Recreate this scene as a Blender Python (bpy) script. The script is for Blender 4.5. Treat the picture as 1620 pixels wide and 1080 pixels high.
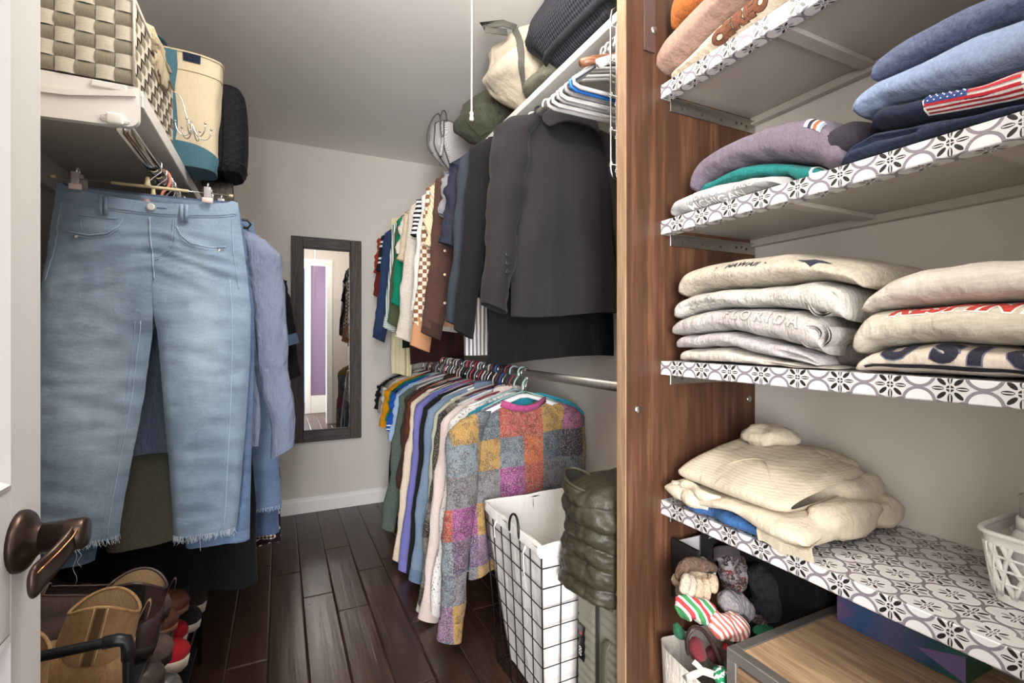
import bpy, bmesh, math, random
from math import sin, cos, pi, sqrt, atan2, floor
from mathutils import Vector, Matrix, noise
for _o in list(bpy.data.objects): bpy.data.objects.remove(_o)
S = bpy.context.scene
COL = S.collection
random.seed(5)

# ------------------------------------------------------------------ camera, light, exposure
FPX, TH = 764.0, math.atan(367 / 764.0)
CS, SN, CZ, HY = math.cos(TH), math.sin(TH), 1.162, 534.0
cam = bpy.data.objects.new('camera', bpy.data.cameras.new('camera')); COL.objects.link(cam)
cam.location = (0, 0, CZ); cam.rotation_euler = (pi / 2, 0, -TH)
cam.data.sensor_width = 36; cam.data.lens = 36 * FPX / 1620; cam.data.shift_y = -6 / 1620
cam.data.clip_start = 0.02
S.camera = cam
S.view_settings.view_transform = 'Standard'; S.view_settings.look = 'None'
S.view_settings.gamma = 1; S.view_settings.use_curve_mapping = False
S.view_settings.exposure = 0.43
w = bpy.data.worlds.new('world'); S.world = w; w.use_nodes = True
w.node_tree.nodes['Background'].inputs[0].default_value = (0.80, 0.88, 1.0, 1)
w.node_tree.nodes['Background'].inputs[1].default_value = 0.6

def area(name, loc, rot, sx, sy, power, col):
    l = bpy.data.lights.new(name, 'AREA'); l.shape = 'RECTANGLE'; l.size = sx; l.size_y = sy
    l.energy = power; l.color = col
    o = bpy.data.objects.new(name, l); COL.objects.link(o); o.location = loc; o.rotation_euler = rot
    return o
# daylight from the hall behind the camera, the closet's bulb, plus added fill lights without a known source
area('far_window_daylight', (-0.62, -2.42, 1.25), (math.radians(90), 0, math.radians(-12)), 1.7, 2.2, 300, (0.97, 0.98, 1.0))
area('hall_side_fill', (-0.60, -0.60, 1.25), (math.radians(90), 0, math.radians(-62)), 0.85, 2.0, 26, (0.98, 0.98, 1.0))  # added fill aimed at the right shelves, no known window there
area('hall_window_daylight', (-0.14, -1.0, 1.30), (math.radians(90), 0, 0), 0.82, 2.0, 12, (0.97, 0.98, 1.0))
area('hall_overhead_fill', (0.0, -0.55, 2.40), (0, 0, 0), 0.5, 0.5, 8, (1.0, 0.97, 0.93))  # unseen overhead light, added as fill from the hall
def point(name, loc, power, r, col):
    l = bpy.data.lights.new(name, 'POINT'); l.energy = power; l.shadow_soft_size = r; l.color = col
    o = bpy.data.objects.new(name, l); COL.objects.link(o); o.location = loc
    return o
point('closet_bulb', (0.36, 0.90, 2.26), 12, 0.05, (1.0, 0.96, 0.91))
point('closet_point_fill', (0.20, 1.10, 2.29), 12, 0.06, (1.0, 0.96, 0.91))  # extra point light added to brighten the ceiling and far end, no fixture

# ------------------------------------------------------------------ photo rays to points in the room
def kx(px):
    r = (px - 810) / FPX
    return (SN + r * CS) / (CS - r * SN)
def W(px, py, Y):
    X = kx(px) * Y; d = X * SN + Y * CS
    return Vector((X, Y, CZ + (HY - py) * d / FPX))
def WX(px, py, X): return W(px, py, X / kx(px))

# ------------------------------------------------------------------ materials
def C(h):
    h = h.lstrip('#'); v = [int(h[i:i + 2], 16) / 255 for i in (0, 2, 4)]
    return tuple((c / 12.92 if c <= 0.04045 else ((c + 0.055) / 1.055) ** 2.4) for c in v) + (1,)
class E:
    def __init__(s, nt, v): s.nt, s.v = nt, v
    def op(s, o, b=None, c=None):
        n = s.nt.nodes.new('ShaderNodeMath'); n.operation = o
        for i, q in enumerate((s, b, c)):
            if q is None: continue
            if isinstance(q, E):
                if isinstance(q.v, (int, float)): n.inputs[i].default_value = q.v
                else: s.nt.links.new(q.v, n.inputs[i])
            else: n.inputs[i].default_value = q
        return E(s.nt, n.outputs[0])
    def __add__(s, b): return s.op('ADD', b)
    def __sub__(s, b): return s.op('SUBTRACT', b)
    def __mul__(s, b): return s.op('MULTIPLY', b)
    def __truediv__(s, b): return s.op('DIVIDE', b)
    def lt(s, b): return s.op('LESS_THAN', b)
    def gt(s, b): return s.op('GREATER_THAN', b)
    def rnd(s): return s.op('ROUND')
    def flo(s): return s.op('FLOOR')
    def ab(s): return s.op('ABSOLUTE')
    def mx(s, b): return s.op('MAXIMUM', b)
    def mn(s, b): return s.op('MINIMUM', b)
class Mat:
    def __init__(s, name, rough=0.6, metal=0.0, spec=0.3):
        s.m = bpy.data.materials.new(name); s.m.use_nodes = True
        s.nt = s.m.node_tree; s.b = s.nt.nodes['Principled BSDF']
        s.b.inputs['Roughness'].default_value = rough; s.b.inputs['Metallic'].default_value = metal
        s.b.inputs['Specular IOR Level'].default_value = spec
        s.tc = None
    def coord(s, which='Object'):
        if s.tc is None: s.tc = s.nt.nodes.new('ShaderNodeTexCoord')
        return s.tc.outputs[which]
    def mapping(s, scale=(1, 1, 1), which='Object', rot=(0, 0, 0)):
        n = s.nt.nodes.new('ShaderNodeMapping'); s.nt.links.new(s.coord(which), n.inputs[0])
        n.inputs['Scale'].default_value = scale; n.inputs['Rotation'].default_value = rot
        return n.outputs[0]
    def xyz(s, which='Object'):
        n = s.nt.nodes.new('ShaderNodeSeparateXYZ'); s.nt.links.new(s.coord(which), n.inputs[0])
        return [E(s.nt, n.outputs[i]) for i in range(3)]
    def noise(s, vec, scale, detail=3, rough=0.5, out='Fac'):
        n = s.nt.nodes.new('ShaderNodeTexNoise'); n.inputs['Scale'].default_value = scale
        n.inputs['Detail'].default_value = detail; n.inputs['Roughness'].default_value = rough
        s.nt.links.new(vec, n.inputs['Vector'])
        return E(s.nt, n.outputs[out])
    def ramp(s, fac, stops, const=False):
        n = s.nt.nodes.new('ShaderNodeValToRGB'); cr = n.color_ramp
        if const: cr.interpolation = 'CONSTANT'
        while len(cr.elements) < len(stops): cr.elements.new(0.5)
        for e, (p, c) in zip(cr.elements, stops): e.position = p; e.color = c if not isinstance(c, str) else C(c)
        s.nt.links.new(fac.v, n.inputs[0]); return n.outputs[0]
    def mix(s, fac, a, b, mode='MIX'):
        n = s.nt.nodes.new('ShaderNodeMix'); n.data_type = 'RGBA'; n.blend_type = mode
        for q, i in ((fac, 0), (a, 6), (b, 7)):
            if isinstance(q, E): q = q.v
            if isinstance(q, str): q = C(q)
            if isinstance(q, (int, float, tuple)): n.inputs[i].default_value = q
            else: s.nt.links.new(q, n.inputs[i])
        return n.outputs[2]
    def base(s, c):
        if isinstance(c, str): c = C(c)
        if isinstance(c, tuple): s.b.inputs['Base Color'].default_value = c
        else: s.nt.links.new(c, s.b.inputs['Base Color'])
    def bump(s, fac, strength=0.3, dist=0.002):
        n = s.nt.nodes.new('ShaderNodeBump'); n.inputs['Strength'].default_value = strength
        n.inputs['Distance'].default_value = dist; s.nt.links.new(fac.v, n.inputs['Height'])
        old = s.b.inputs['Normal'].links
        if old: s.nt.links.new(old[0].from_socket, n.inputs['Normal'])
        s.nt.links.new(n.outputs[0], s.b.inputs['Normal'])
_mc = {}
def plain(name, col, rough=0.5, metal=0.0, spec=0.35, mott=0.0, scale=40):
    key = (name, col, rough, metal)
    if key in _mc: return _mc[key]
    M = Mat(name, rough, metal, spec)
    if mott:
        n = M.noise(M.mapping(), scale, 4)
        M.base(M.mix(n, tuple(v * (1 - mott) for v in C(col)[:3]) + (1,), tuple(min(1, v * (1 + mott)) for v in C(col)[:3]) + (1,)))
    else: M.base(col)
    _mc[key] = M.m; return M.m
def fab_finish(M, weave=700, wr=0.35, wrs=14, fuzz=0.25):
    v = M.mapping()
    M.bump(M.noise(M.mapping((1.5, 1.5, .6)), wrs, 4, 0.6), min(1, wr * 1.5), 0.014)
    M.bump(M.noise(v, weave, 2), fuzz, 0.0015)
    M.b.inputs['Sheen Weight'].default_value = 0.06
    M.b.inputs['Sheen Roughness'].default_value = 0.5
def fab(col, col2=None, mott=0.16, scale=260, weave=700, wr=0.35, wrs=14, fuzz=0.25, rough=0.92, stretch=(1, 1, 1)):
    key = ('fab', col, col2, mott, scale, wr, fuzz, stretch)
    if key in _mc: return _mc[key]
    M = Mat('fabric', rough, 0, 0.15)
    c = C(col)
    a = tuple(v * (1 - mott) for v in c[:3]) + (1,)
    b = C(col2) if col2 else tuple(min(1, v * (1 + mott)) for v in c[:3]) + (1,)
    n = M.noise(M.mapping(stretch), scale, 3, 0.7)
    M.base(M.mix(((n - 0.5) * 2.2 + 0.5).mx(0.0).mn(1.0), a, b))
    fab_finish(M, weave, wr, wrs, fuzz)
    _mc[key] = M.m; return M.m
def stripes(cols, period, axis=0, tilt=0.0, sharp=True, name='striped_fabric'):
    M = Mat(name, 0.92, 0, 0.15); X = M.xyz()
    v = X[axis] + (X[2 if axis != 2 else 0] * tilt)
    f = (v / period); f = f - f.flo()
    st = [(i / len(cols), c) for i, c in enumerate(cols)]
    M.base(M.ramp(f, st, True)); fab_finish(M); return M.m
def checks(a, b, p, name='checked_fabric', ax=(0, 2)):
    M = Mat(name, 0.92, 0, 0.15); X = M.xyz()
    f = ((X[ax[0]] / p).flo() + (X[ax[1]] / p).flo()) / 2.0; f = f - f.flo()
    M.base(M.mix(f.gt(0.25), a, b)); fab_finish(M); return M.m
def gingham(a, b, c, p, ax=(0, 2)):
    M = Mat('gingham_fabric', 0.92, 0, 0.15); X = M.xyz()
    f = [X[i] / p - (X[i] / p).flo() for i in ax]
    s = (f[0].gt(0.5) + f[1].gt(0.5)) / 2.0
    M.base(M.ramp(s, [(0, a), (0.3, b), (0.8, c)], True)); fab_finish(M); return M.m
def dots(a, b, p, r, ax=(0, 2)):
    M = Mat('dotted_fabric', 0.92, 0, 0.15); X = M.xyz()
    u = X[ax[0]] / p; v = X[ax[1]] / p
    v0 = v - v.rnd(); u = u + v.rnd() * 0.5; u0 = u - u.rnd()
    M.base(M.mix((u0 * u0 + v0 * v0).lt(r * r), a, b)); fab_finish(M); return M.m
def blotch(cols, scale, name='print_fabric', wr=0.35):
    M = Mat(name, 0.92, 0, 0.15)
    n = M.noise(M.mapping(), scale, 3)
    k = len(cols); st = [(0.0 if i == 0 else 0.3 + 0.4 * i / k, c) for i, c in enumerate(cols)]
    M.base(M.ramp(n, st, True)); fab_finish(M, wr=wr); return M.m
def patchwork(cols, px, pz, name='plaid_fabric'):
    M = Mat(name, 0.95, 0, 0.1); X = M.xyz()
    wob = M.noise(M.mapping(), 60, 2)
    u = (X[0] + (wob - 0.5) * 0.006 + 0.013) / px; v = (X[2] + (wob - 0.5) * 0.006) / pz
    cb = M.nt.nodes.new('ShaderNodeCombineXYZ')
    M.nt.links.new(u.flo().v, cb.inputs[0]); M.nt.links.new(v.flo().v, cb.inputs[1])
    wn = M.nt.nodes.new('ShaderNodeTexWhiteNoise'); wn.noise_dimensions = '3D'
    M.nt.links.new(cb.outputs[0], wn.inputs['Vector'])
    st = [(i / len(cols), c) for i, c in enumerate(cols)]
    c = M.ramp(E(M.nt, wn.outputs['Value']), st, True)
    n = M.noise(M.mapping(), 330, 2, 0.8); n2 = M.noise(M.mapping(), 30, 3)
    dk = (n2.gt(0.50)) * (n.gt(0.50)) * 0.72
    c = M.mix(dk, c, '#2a2529')
    n3 = M.noise(M.mapping(), 210, 2, 0.8); c = M.mix(n3.gt(0.55) * 0.42, c, '#b7a698')
    M.base(c); fab_finish(M, 320, 0.3, 14, 0.7); return M.m
def denim(base, light, fade=0.55, fc=None, name='denim', lite=0.84):
    M = Mat(name, 0.85, 0, 0.2); v = M.mapping((1, 1, 1))
    t = M.noise(M.mapping((900, 900, 160)), 1.0, 2, 0.7)
    b = M.noise(M.mapping((1, 1, 0.7)), 9, 4, 0.6); b2 = M.noise(M.mapping((1, 1, 3.5)), 14, 3, 0.6)
    f = (b - 0.5) * 0.9 + (b2 - 0.5) * 0.30 + 0.38
    if fc:
        X = M.xyz()
        for (cx, cz, rx, rz, a) in fc:
            dx = (X[0] - cx) / rx; dz = (X[2] - cz) / rz
            g = ((dx * dx + dz * dz) * -1.0).op('EXPONENT')
            f = f + g * a
    c = M.mix(f.mx(0.0).mn(1.0), base, light)
    c = M.mix(((t - 0.5) * 1.8 + 0.5).mx(0.0).mn(1.0), M.mix(0.82, '#22344c', c), M.mix(lite, '#e8eef2', c))
    M.base(c); M.bump(b2, 0.30, 0.006); M.bump(t, 0.35, 0.0008)
    return M.m
def wood(a, b, c, scale=1.0, axis=2, rough=0.45, dark=0.5, wave=6.0):
    M = Mat('wood', rough, 0, 0.4)
    sc = [14 * scale] * 3; sc[axis] = 0.9 * scale
    v = M.mapping(tuple(sc))
    n = M.noise(v, 1.6, 5, 0.6)
    sc2 = [90 * scale] * 3; sc2[axis] = 3.2 * scale
    g = M.noise(M.mapping(tuple(sc2)), 1.0, 4, 0.65)
    r = (n * wave); r = r - r.flo(); r = ((r - 0.5).ab() * 2.0)
    f = r * 0.5 + g * 0.7 - 0.12
    M.base(M.ramp(f, [(0.1, a), (0.5, b), (0.92, c)]))
    M.bump(g, 0.25, 0.001); return M.m

WALL = Mat('wall_paint', 0.75, 0, 0.25); WALL.base('#d3ccc3'); WALL.bump(WALL.noise(WALL.mapping(), 230, 2), 0.12, 0.002); WALL = WALL.m
CEIL = Mat('ceiling_paint', 0.85, 0, 0.2); CEIL.base('#f1eee9'); CEIL.bump(CEIL.noise(CEIL.mapping(), 180, 2), 0.12, 0.002); CEIL = CEIL.m
WHITE = plain('white_trim_paint', '#e9e7e2', 0.4)
WSHELF = plain('white_melamine', '#e4e0d9', 0.35, mott=0.02)
GREYM = plain('warm_grey_painted_metal', '#b3aca1', 0.4, 0.0, 0.5, mott=0.04)
CHROME = plain('chrome', '#d8d6d2', 0.14, 1.0)
STEEL = plain('brushed_steel', '#b9b5ae', 0.32, 1.0, mott=0.08)
GALV = plain('galvanised_pipe', '#8f8a84', 0.42, 0.9, mott=0.25, scale=60)
BLACKP = plain('black_plastic', '#17171a', 0.35)
BLACKM = plain('black_pipe', '#1b1b1d', 0.33, 0.3)
BRONZE = plain('oil_rubbed_bronze', '#4a3c35', 0.33, 0.85, mott=0.2)
BRASSE = plain('copper_edge', '#c28a5c', 0.3, 1.0)

# ------------------------------------------------------------------ mesh helpers
class G:
    def __init__(s): s.V, s.F = [], []
    def add(s, V, F):
        o = len(s.V); s.V += [tuple(v) for v in V]; s.F += [tuple(i + o for i in f) for f in F]; return s
    def box(s, x0, x1, y0, y1, z0, z1, c=0.0):
        if c <= 0:
            V = [(x, y, z) for z in (z0, z1) for y in (y0, y1) for x in (x0, x1)]
            return s.add(V, [(0, 2, 3, 1), (4, 5, 7, 6), (0, 1, 5, 4), (2, 6, 7, 3), (0, 4, 6, 2), (1, 3, 7, 5)])
        bm = bmesh.new(); bmesh.ops.create_cube(bm, size=1)
        for v in bm.verts: v.co = ((x0 + x1) / 2 + v.co.x * (x1 - x0), (y0 + y1) / 2 + v.co.y * (y1 - y0), (z0 + z1) / 2 + v.co.z * (z1 - z0))
        bmesh.ops.bevel(bm, geom=list(bm.edges), offset=c, segments=1 if c < 0.004 else 2, affect='EDGES', profile=0.6)
        return s.frombm(bm)
    def frombm(s, bm, free=True):
        bm.verts.index_update()
        s.add([v.co[:] for v in bm.verts], [[v.index for v in f.verts] for f in bm.faces])
        if free: bm.free()
        return s
    def tube(s, P, r, n=8, closed=False, caps=True, ry=None):
        P = [Vector(p) for p in P]; m = len(P)
        if not isinstance(r, (list, tuple)): r = [r] * m
        T = []
        for i in range(m):
            a = P[(i - 1) % m] if closed or i > 0 else P[i]; b = P[(i + 1) % m] if closed or i < m - 1 else P[i]
            t = (b - a); T.append(t.normalized() if t.length > 1e-9 else Vector((0, 0, 1)))
        u = T[0].orthogonal().normalized(); V = []
        for i in range(m):
            u = (u - T[i] * u.dot(T[i])); u = u.normalized() if u.length > 1e-6 else T[i].orthogonal().normalized()
            v = T[i].cross(u); rr = r[i]; r2 = rr if ry is None else (ry[i] if isinstance(ry, (list, tuple)) else ry)
            for j in range(n):
                a = 2 * pi * j / n; V.append(P[i] + u * (rr * cos(a)) + v * (r2 * sin(a)))
        F = []
        for i in range(m if closed else m - 1):
            for j in range(n):
                i2 = (i + 1) % m; j2 = (j + 1) % n
                F.append((i * n + j, i * n + j2, i2 * n + j2, i2 * n + j))
        if caps and not closed: F.append(tuple(range(n - 1, -1, -1))); F.append(tuple((m - 1) * n + j for j in range(n)))
        return s.add(V, F)
    def lathe(s, prof, n=20, mat=None):
        V = []; F = []; m = len(prof)
        for (r, z) in prof:
            for j in range(n): V.append((r * cos(2 * pi * j / n), r * sin(2 * pi * j / n), z))
        for i in range(m - 1):
            for j in range(n): F.append((i * n + j, i * n + (j + 1) % n, (i + 1) * n + (j + 1) % n, (i + 1) * n + j))
        F.append(tuple(range(n - 1, -1, -1))); F.append(tuple((m - 1) * n + j for j in range(n)))
        if mat is not None: V = [mat @ Vector(v) for v in V]
        return s.add(V, F)
    def grid(s, fn, nu, nv, closeu=False, flip=False):
        V = []; F = []
        for i in range(nu + (0 if closeu else 1)):
            for j in range(nv + 1): V.append(fn(i / nu, j / nv))
        m = nv + 1; lim = nu
        for i in range(lim):
            i2 = (i + 1) % nu if closeu else i + 1
            for j in range(nv):
                f = (i * m + j, i2 * m + j, i2 * m + j + 1, i * m + j + 1)
                F.append(f[::-1] if flip else f)
        return s.add(V, F)
    def strip(s, P, w, t, up=(0, 0, 1)):
        """flat band along P, width w measured along up-ish, thickness t"""
        P = [Vector(p) for p in P]; m = len(P); V = []; F = []
        for i in range(m):
            t_ = (P[min(i + 1, m - 1)] - P[max(i - 1, 0)]).normalized(); U = Vector(up)
            U = (U - t_ * U.dot(t_)).normalized(); N = t_.cross(U)
            for a, b in ((-1, -1), (1, -1), (1, 1), (-1, 1)): V.append(P[i] + U * (a * w / 2) + N * (b * t / 2))
        for i in range(m - 1):
            for j in range(4): F.append((i * 4 + j, i * 4 + (j + 1) % 4, i * 4 + 4 + (j + 1) % 4, i * 4 + 4 + j))
        F.append((3, 2, 1, 0)); F.append(tuple((m - 1) * 4 + j for j in range(4)))
        return s.add(V, F)
    def mesh(s, name, mat, smooth=True):
        me = bpy.data.meshes.new(name); me.from_pydata(s.V, [], s.F); me.update()
        me.polygons.foreach_set('use_smooth', [smooth] * len(me.polygons))
        if mat: me.materials.append(mat)
        return me
    def mk(s, name, mat, parent=None, smooth=True, loc=None, fixn=False, sub=0):
        me = s.mesh(name, mat, smooth)
        if fixn:
            bm = bmesh.new(); bm.from_mesh(me); bmesh.ops.recalc_face_normals(bm, faces=bm.faces); bm.to_mesh(me); bm.free()
        o = bpy.data.objects.new(name, me); COL.objects.link(o)
        if parent is not None: o.parent = parent
        if loc is not None: o.location = loc
        if sub:
            md = o.modifiers.new('sub', 'SUBSURF'); md.levels = sub; md.render_levels = sub
        return o
def thing(name, label, cat, loc=(0, 0, 0), rz=0.0, group=None, rot=None):
    o = bpy.data.objects.new(name, None); COL.objects.link(o); o.empty_display_size = 0.05
    o.location = loc; o.rotation_euler = rot if rot else (0, 0, rz)
    return tag(o, label, cat, group)
def tag(o, label, cat, group=None):
    o['label'] = label; o['category'] = cat
    if group: o['group'] = group
    return o
def struct(o): o['kind'] = 'structure'; return o
def arc(cx, cz, r, a0, a1, n, y=0.0): return [(cx + r * cos(a0 + (a1 - a0) * i / n), y, cz + r * sin(a0 + (a1 - a0) * i / n)) for i in range(n + 1)]
def lerp(a, b, t): return a + (b - a) * t
def interp(T, z):
    """piecewise linear, T sorted by descending key"""
    if z >= T[0][0]: return T[0][1]
    for (a, va), (b, vb) in zip(T, T[1:]):
        if z >= b: return lerp(vb, va, (z - b) / max(1e-9, a - b))
    return T[-1][1]
def smoothstep(a, b, x):
    t = max(0, min(1, (x - a) / (b - a))); return t * t * (3 - 2 * t)
def nz(x, y, z, s=1.0): return noise.noise(Vector((x * s, y * s, z * s)))
def blob(g, c, r, amp=0.1, fr=6, seed=0, p=0.8, nu=22, nv=14, rot=0.0, flatb=None):
    """soft lump: superellipsoid with noise"""
    c = Vector(c)
    def sg(v, e): return math.copysign(abs(v) ** e, v)
    def fn(u, v):
        a = 2 * pi * u; b = -pi / 2 + pi * v
        q = Vector((sg(cos(b), p) * sg(cos(a), p), sg(cos(b), p) * sg(sin(a), p), sg(sin(b), p)))
        d = 1 + amp * noise.noise(Vector((q.x * fr * .3 + seed * 7.1, q.y * fr * .3, q.z * fr * .3 + seed * 3.3))) + amp * .5 * noise.noise(Vector((q.x * fr + seed, q.y * fr, q.z * fr)))
        v3 = Vector((q.x * r[0], q.y * r[1], q.z * r[2])) * d
        if rot: v3 = Matrix.Rotation(rot, 3, 'Z') @ v3
        v3 = v3 + c
        if flatb is not None and v3.z < flatb: v3.z = flatb
        return v3
    return g.grid(fn, nu, nv, closeu=True)
def text_mesh(txt, size=1.0, bold=0.03, shear=0.0, cuts=2, spacing=1.0):
    cu = bpy.data.curves.new('lettering', 'FONT'); cu.body = txt; cu.size = size; cu.offset = bold; cu.shear = shear
    cu.align_x = 'CENTER'; cu.align_y = 'CENTER'; cu.space_character = spacing; cu.resolution_u = 3
    o = bpy.data.objects.new('lettering_tmp', cu); COL.objects.link(o)
    bpy.context.view_layer.update()
    me = o.evaluated_get(bpy.context.evaluated_depsgraph_get()).to_mesh()
    bm = bmesh.new(); bm.from_mesh(me)
    bmesh.ops.triangulate(bm, faces=bm.faces)
    for _ in range(cuts): 
        es = [e for e in bm.edges if e.calc_length() > size * 0.16]
        if es: bmesh.ops.subdivide_edges(bm, edges=es, cuts=1); bmesh.ops.triangulate(bm, faces=bm.faces)
    bm.verts.index_update()
    V = [v.co[:] for v in bm.verts]; F = [[v.index for v in f.verts] for f in bm.faces]
    bm.free(); o.to_mesh_clear if False else None
    bpy.data.objects.remove(o); bpy.data.curves.remove(cu)
    return V, F
def letters(name, txt, fn, mat, parent, size, bold=0.03, shear=0.0, off=0.0012, cuts=2, spacing=1.0, label=None):
    """lay lettering on a surface: fn(x, y) -> point"""
    V, F = text_mesh(txt, size, bold * size, shear, cuts, spacing)
    out = []
    for (x, y, _) in V:
        p = fn(x, y); a = fn(x + .002, y) - p; b = fn(x, y + .002) - p
        n = a.cross(b); n = n.normalized() if n.length > 1e-12 else Vector((0, 0, 1))
        out.append(p + n * off)
    o = G().add(out, F).mk(name, mat, parent, smooth=False)
    if label: o['label'] = label
    return o
# ================================================================== the room
FZ, CLZ = 0.0, 2.44
XL, XR, YF = -0.64, 1.22, 3.49
struct(G().box(XL - .1, XL, -1.2, YF + .1, FZ - .05, CLZ).mk('wall_left', WALL, smooth=False))
struct(G().box(XR, XR + .1, -1.2, YF + .1, FZ - .05, CLZ).mk('wall_right', WALL, smooth=False))
struct(G().box(XL, XR, YF, YF + .1, FZ - .05, CLZ).mk('wall_back', WALL, smooth=False))
struct(G().box(XL, XR, -1.2, YF, CLZ, CLZ + .08).mk('ceiling', CEIL, smooth=False))
# entrance wall with the doorway the camera stands in
DX0, DX1, DH = -0.30, 0.57, 2.14
struct(G().box(XL, DX0 - .0, -.11, 0, FZ, CLZ).box(DX1, XR, -.11, 0, FZ, CLZ).box(DX0, DX1, -.11, 0, DH, CLZ).mk('wall_front', WALL, smooth=False))
c = G()
for y0, y1 in ((0.0, .016), (-.126, -.11)):
    c.box(DX1 - .005, DX1 + .07, y0, y1, 0, DH, .003).box(DX0 - .07, DX0 + .005, y0, y1, 0, DH, .003).box(DX0 - .07, DX1 + .07, y0, y1, DH + .0005, DH + .07, .003)
struct(c.mk('trim_1', WHITE, smooth=False))
# hall behind the camera (seen in the mirror)
HW = -1.08
PURPLE = plain('purple_paint', '#826f8b', 0.7); BLUEROOM = plain('blue_paint', '#8fb7e0', 0.6)
struct(G().box(.42, XR, HW - .1, HW, 0, CLZ).box(XL, .42, HW - .1, HW, 2.25, CLZ).mk('wall_hall', PURPLE, smooth=False))
struct(G().box(.345, .425, HW, HW + .02, 0, 2.23, .004).box(XL, .425, HW, HW + .02, 2.2305, 2.3, .004).mk('trim_2', WHITE, smooth=False))
struct(G().box(.425, XR, HW, HW + .015, 0, .27, .004).mk('baseboard_hall', WHITE, smooth=False))
struct(G().box(-1.2, 1.4, -2.6, -2.5, 0, CLZ).mk('wall_blue_room', BLUEROOM, smooth=False))
struct(G().box(-1.2, 1.4, -2.5, -1.2, -.05, -.001).mk('floor_blue_room', plain('dark_floor', '#3a2620', .4), smooth=False))
# baseboards
def baseboard(name, fn, L):
    prof = [(0, 0), (.014, 0), (.014, .075), (.009, .088), (.009, .092), (0, .1)]
    g = G(); V = []; m = len(prof)
    for t in (0, 1):
        for a, z in prof: V.append(fn(t * L, a, z))
    F = [(i, (i + 1) % m, m + (i + 1) % m, m + i) for i in range(m)] + [tuple(range(m - 1, -1, -1)), tuple(range(m, 2 * m))]
    return struct(g.add(V, F).mk(name, WHITE, smooth=False, fixn=True))
baseboard('baseboard_back', lambda t, a, z: (XL + t, YF - a, z), XR - XL)
baseboard('baseboard_left', lambda t, a, z: (XL + a, 0 + t, z), YF)
baseboard('baseboard_right', lambda t, a, z: (XR - a, 0 + t, z), YF)
# floor: planks, each its own piece
FLM = Mat('handscraped_walnut_floor', 0.30, 0, 0.5)
ot = FLM.nt.nodes.new('ShaderNodeObjectInfo')
n1 = FLM.noise(FLM.mapping((16, 1.0, 16)), 1.6, 5, 0.62); n2 = FLM.noise(FLM.mapping((120, 5, 120)), 1, 4, .6)
hs = FLM.noise(FLM.mapping((26, 1.7, 26)), 1.0, 3, 0.5); hx = FLM.noise(FLM.mapping((6, 55, 6)), 1.0, 2, .6); hm = FLM.noise(FLM.mapping((5, 3, 5)), 1.0, 1)
FLM.base(FLM.mix(E(FLM.nt, ot.outputs['Random']) * .8, FLM.ramp(n1 * .6 + n2 * .5, [(.25, '#1b1211'), (.55, '#33221c'), (.85, '#4f362a')]), FLM.ramp(n1 * .6 + n2 * .5, [(.25, '#261916'), (.55, '#422b23'), (.85, '#624536')])))
FLM.bump(hs, 0.35, 0.006); FLM.bump(n2, 0.15, 0.0015); FLM.bump(hx * (hm.gt(.6)), 0.3, 0.003)
rr = FLM.noise(FLM.mapping(), 30, 3) * .10 + .25; FLM.nt.links.new(rr.v, FLM.b.inputs['Roughness'])
fl = struct(G().box(XL - .1, XR + .1, -1.2, YF + .1, -.05, -.012).mk('floor', plain('floor_gap', '#0e0807', .7), smooth=False))
rows = {-.04: [2.62], .09: [2.345, 1.30], .22: [2.83, 2.17, 1.1], .35: [2.5, 1.6]}
x = -.04 - .13 * 5
rnd = random.Random(3)
while x < XR:
    j = rows.get(round(x, 2))
    if j is None:
        j = []; yy = YF - rnd.uniform(.3, 1.0)
        while yy > -.9: j.append(yy); yy -= rnd.uniform(.6, 1.25)
    elif min(j) > .5: j = j + [min(j) - 1.15, min(j) - 1.9] 
    ys = [YF] + sorted(j, reverse=True) + [-1.18]
    for a, b in zip(ys, ys[1:]):
        x0, x1 = max(x, XL), min(x + .13, XR)
        if x1 - x0 < .01 or a - b < .02: continue
        e, c_, t = .0006, .0055, rnd.uniform(-.0006, .0006)
        V = [(x0 + e, b + e, -.012), (x1 - e, b + e, -.012), (x1 - e, a - e, -.012), (x0 + e, a - e, -.012),
             (x0 + e, b + e, -.0028), (x1 - e, b + e, -.0028), (x1 - e, a - e, -.0028), (x0 + e, a - e, -.0028),
             (x0 + c_, b + c_, t), (x1 - c_, b + c_, t), (x1 - c_, a - c_, t), (x0 + c_, a - c_, t)]
        F = [(8, 9, 10, 11)] + [(i, (i + 1) % 4, 4 + (i + 1) % 4, 4 + i) for i in range(4)] + [(4 + i, 4 + (i + 1) % 4, 8 + (i + 1) % 4, 8 + i) for i in range(4)]
        G().add(V, F).mk('plank', FLM.m, fl, smooth=False)
    x += .13

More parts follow.
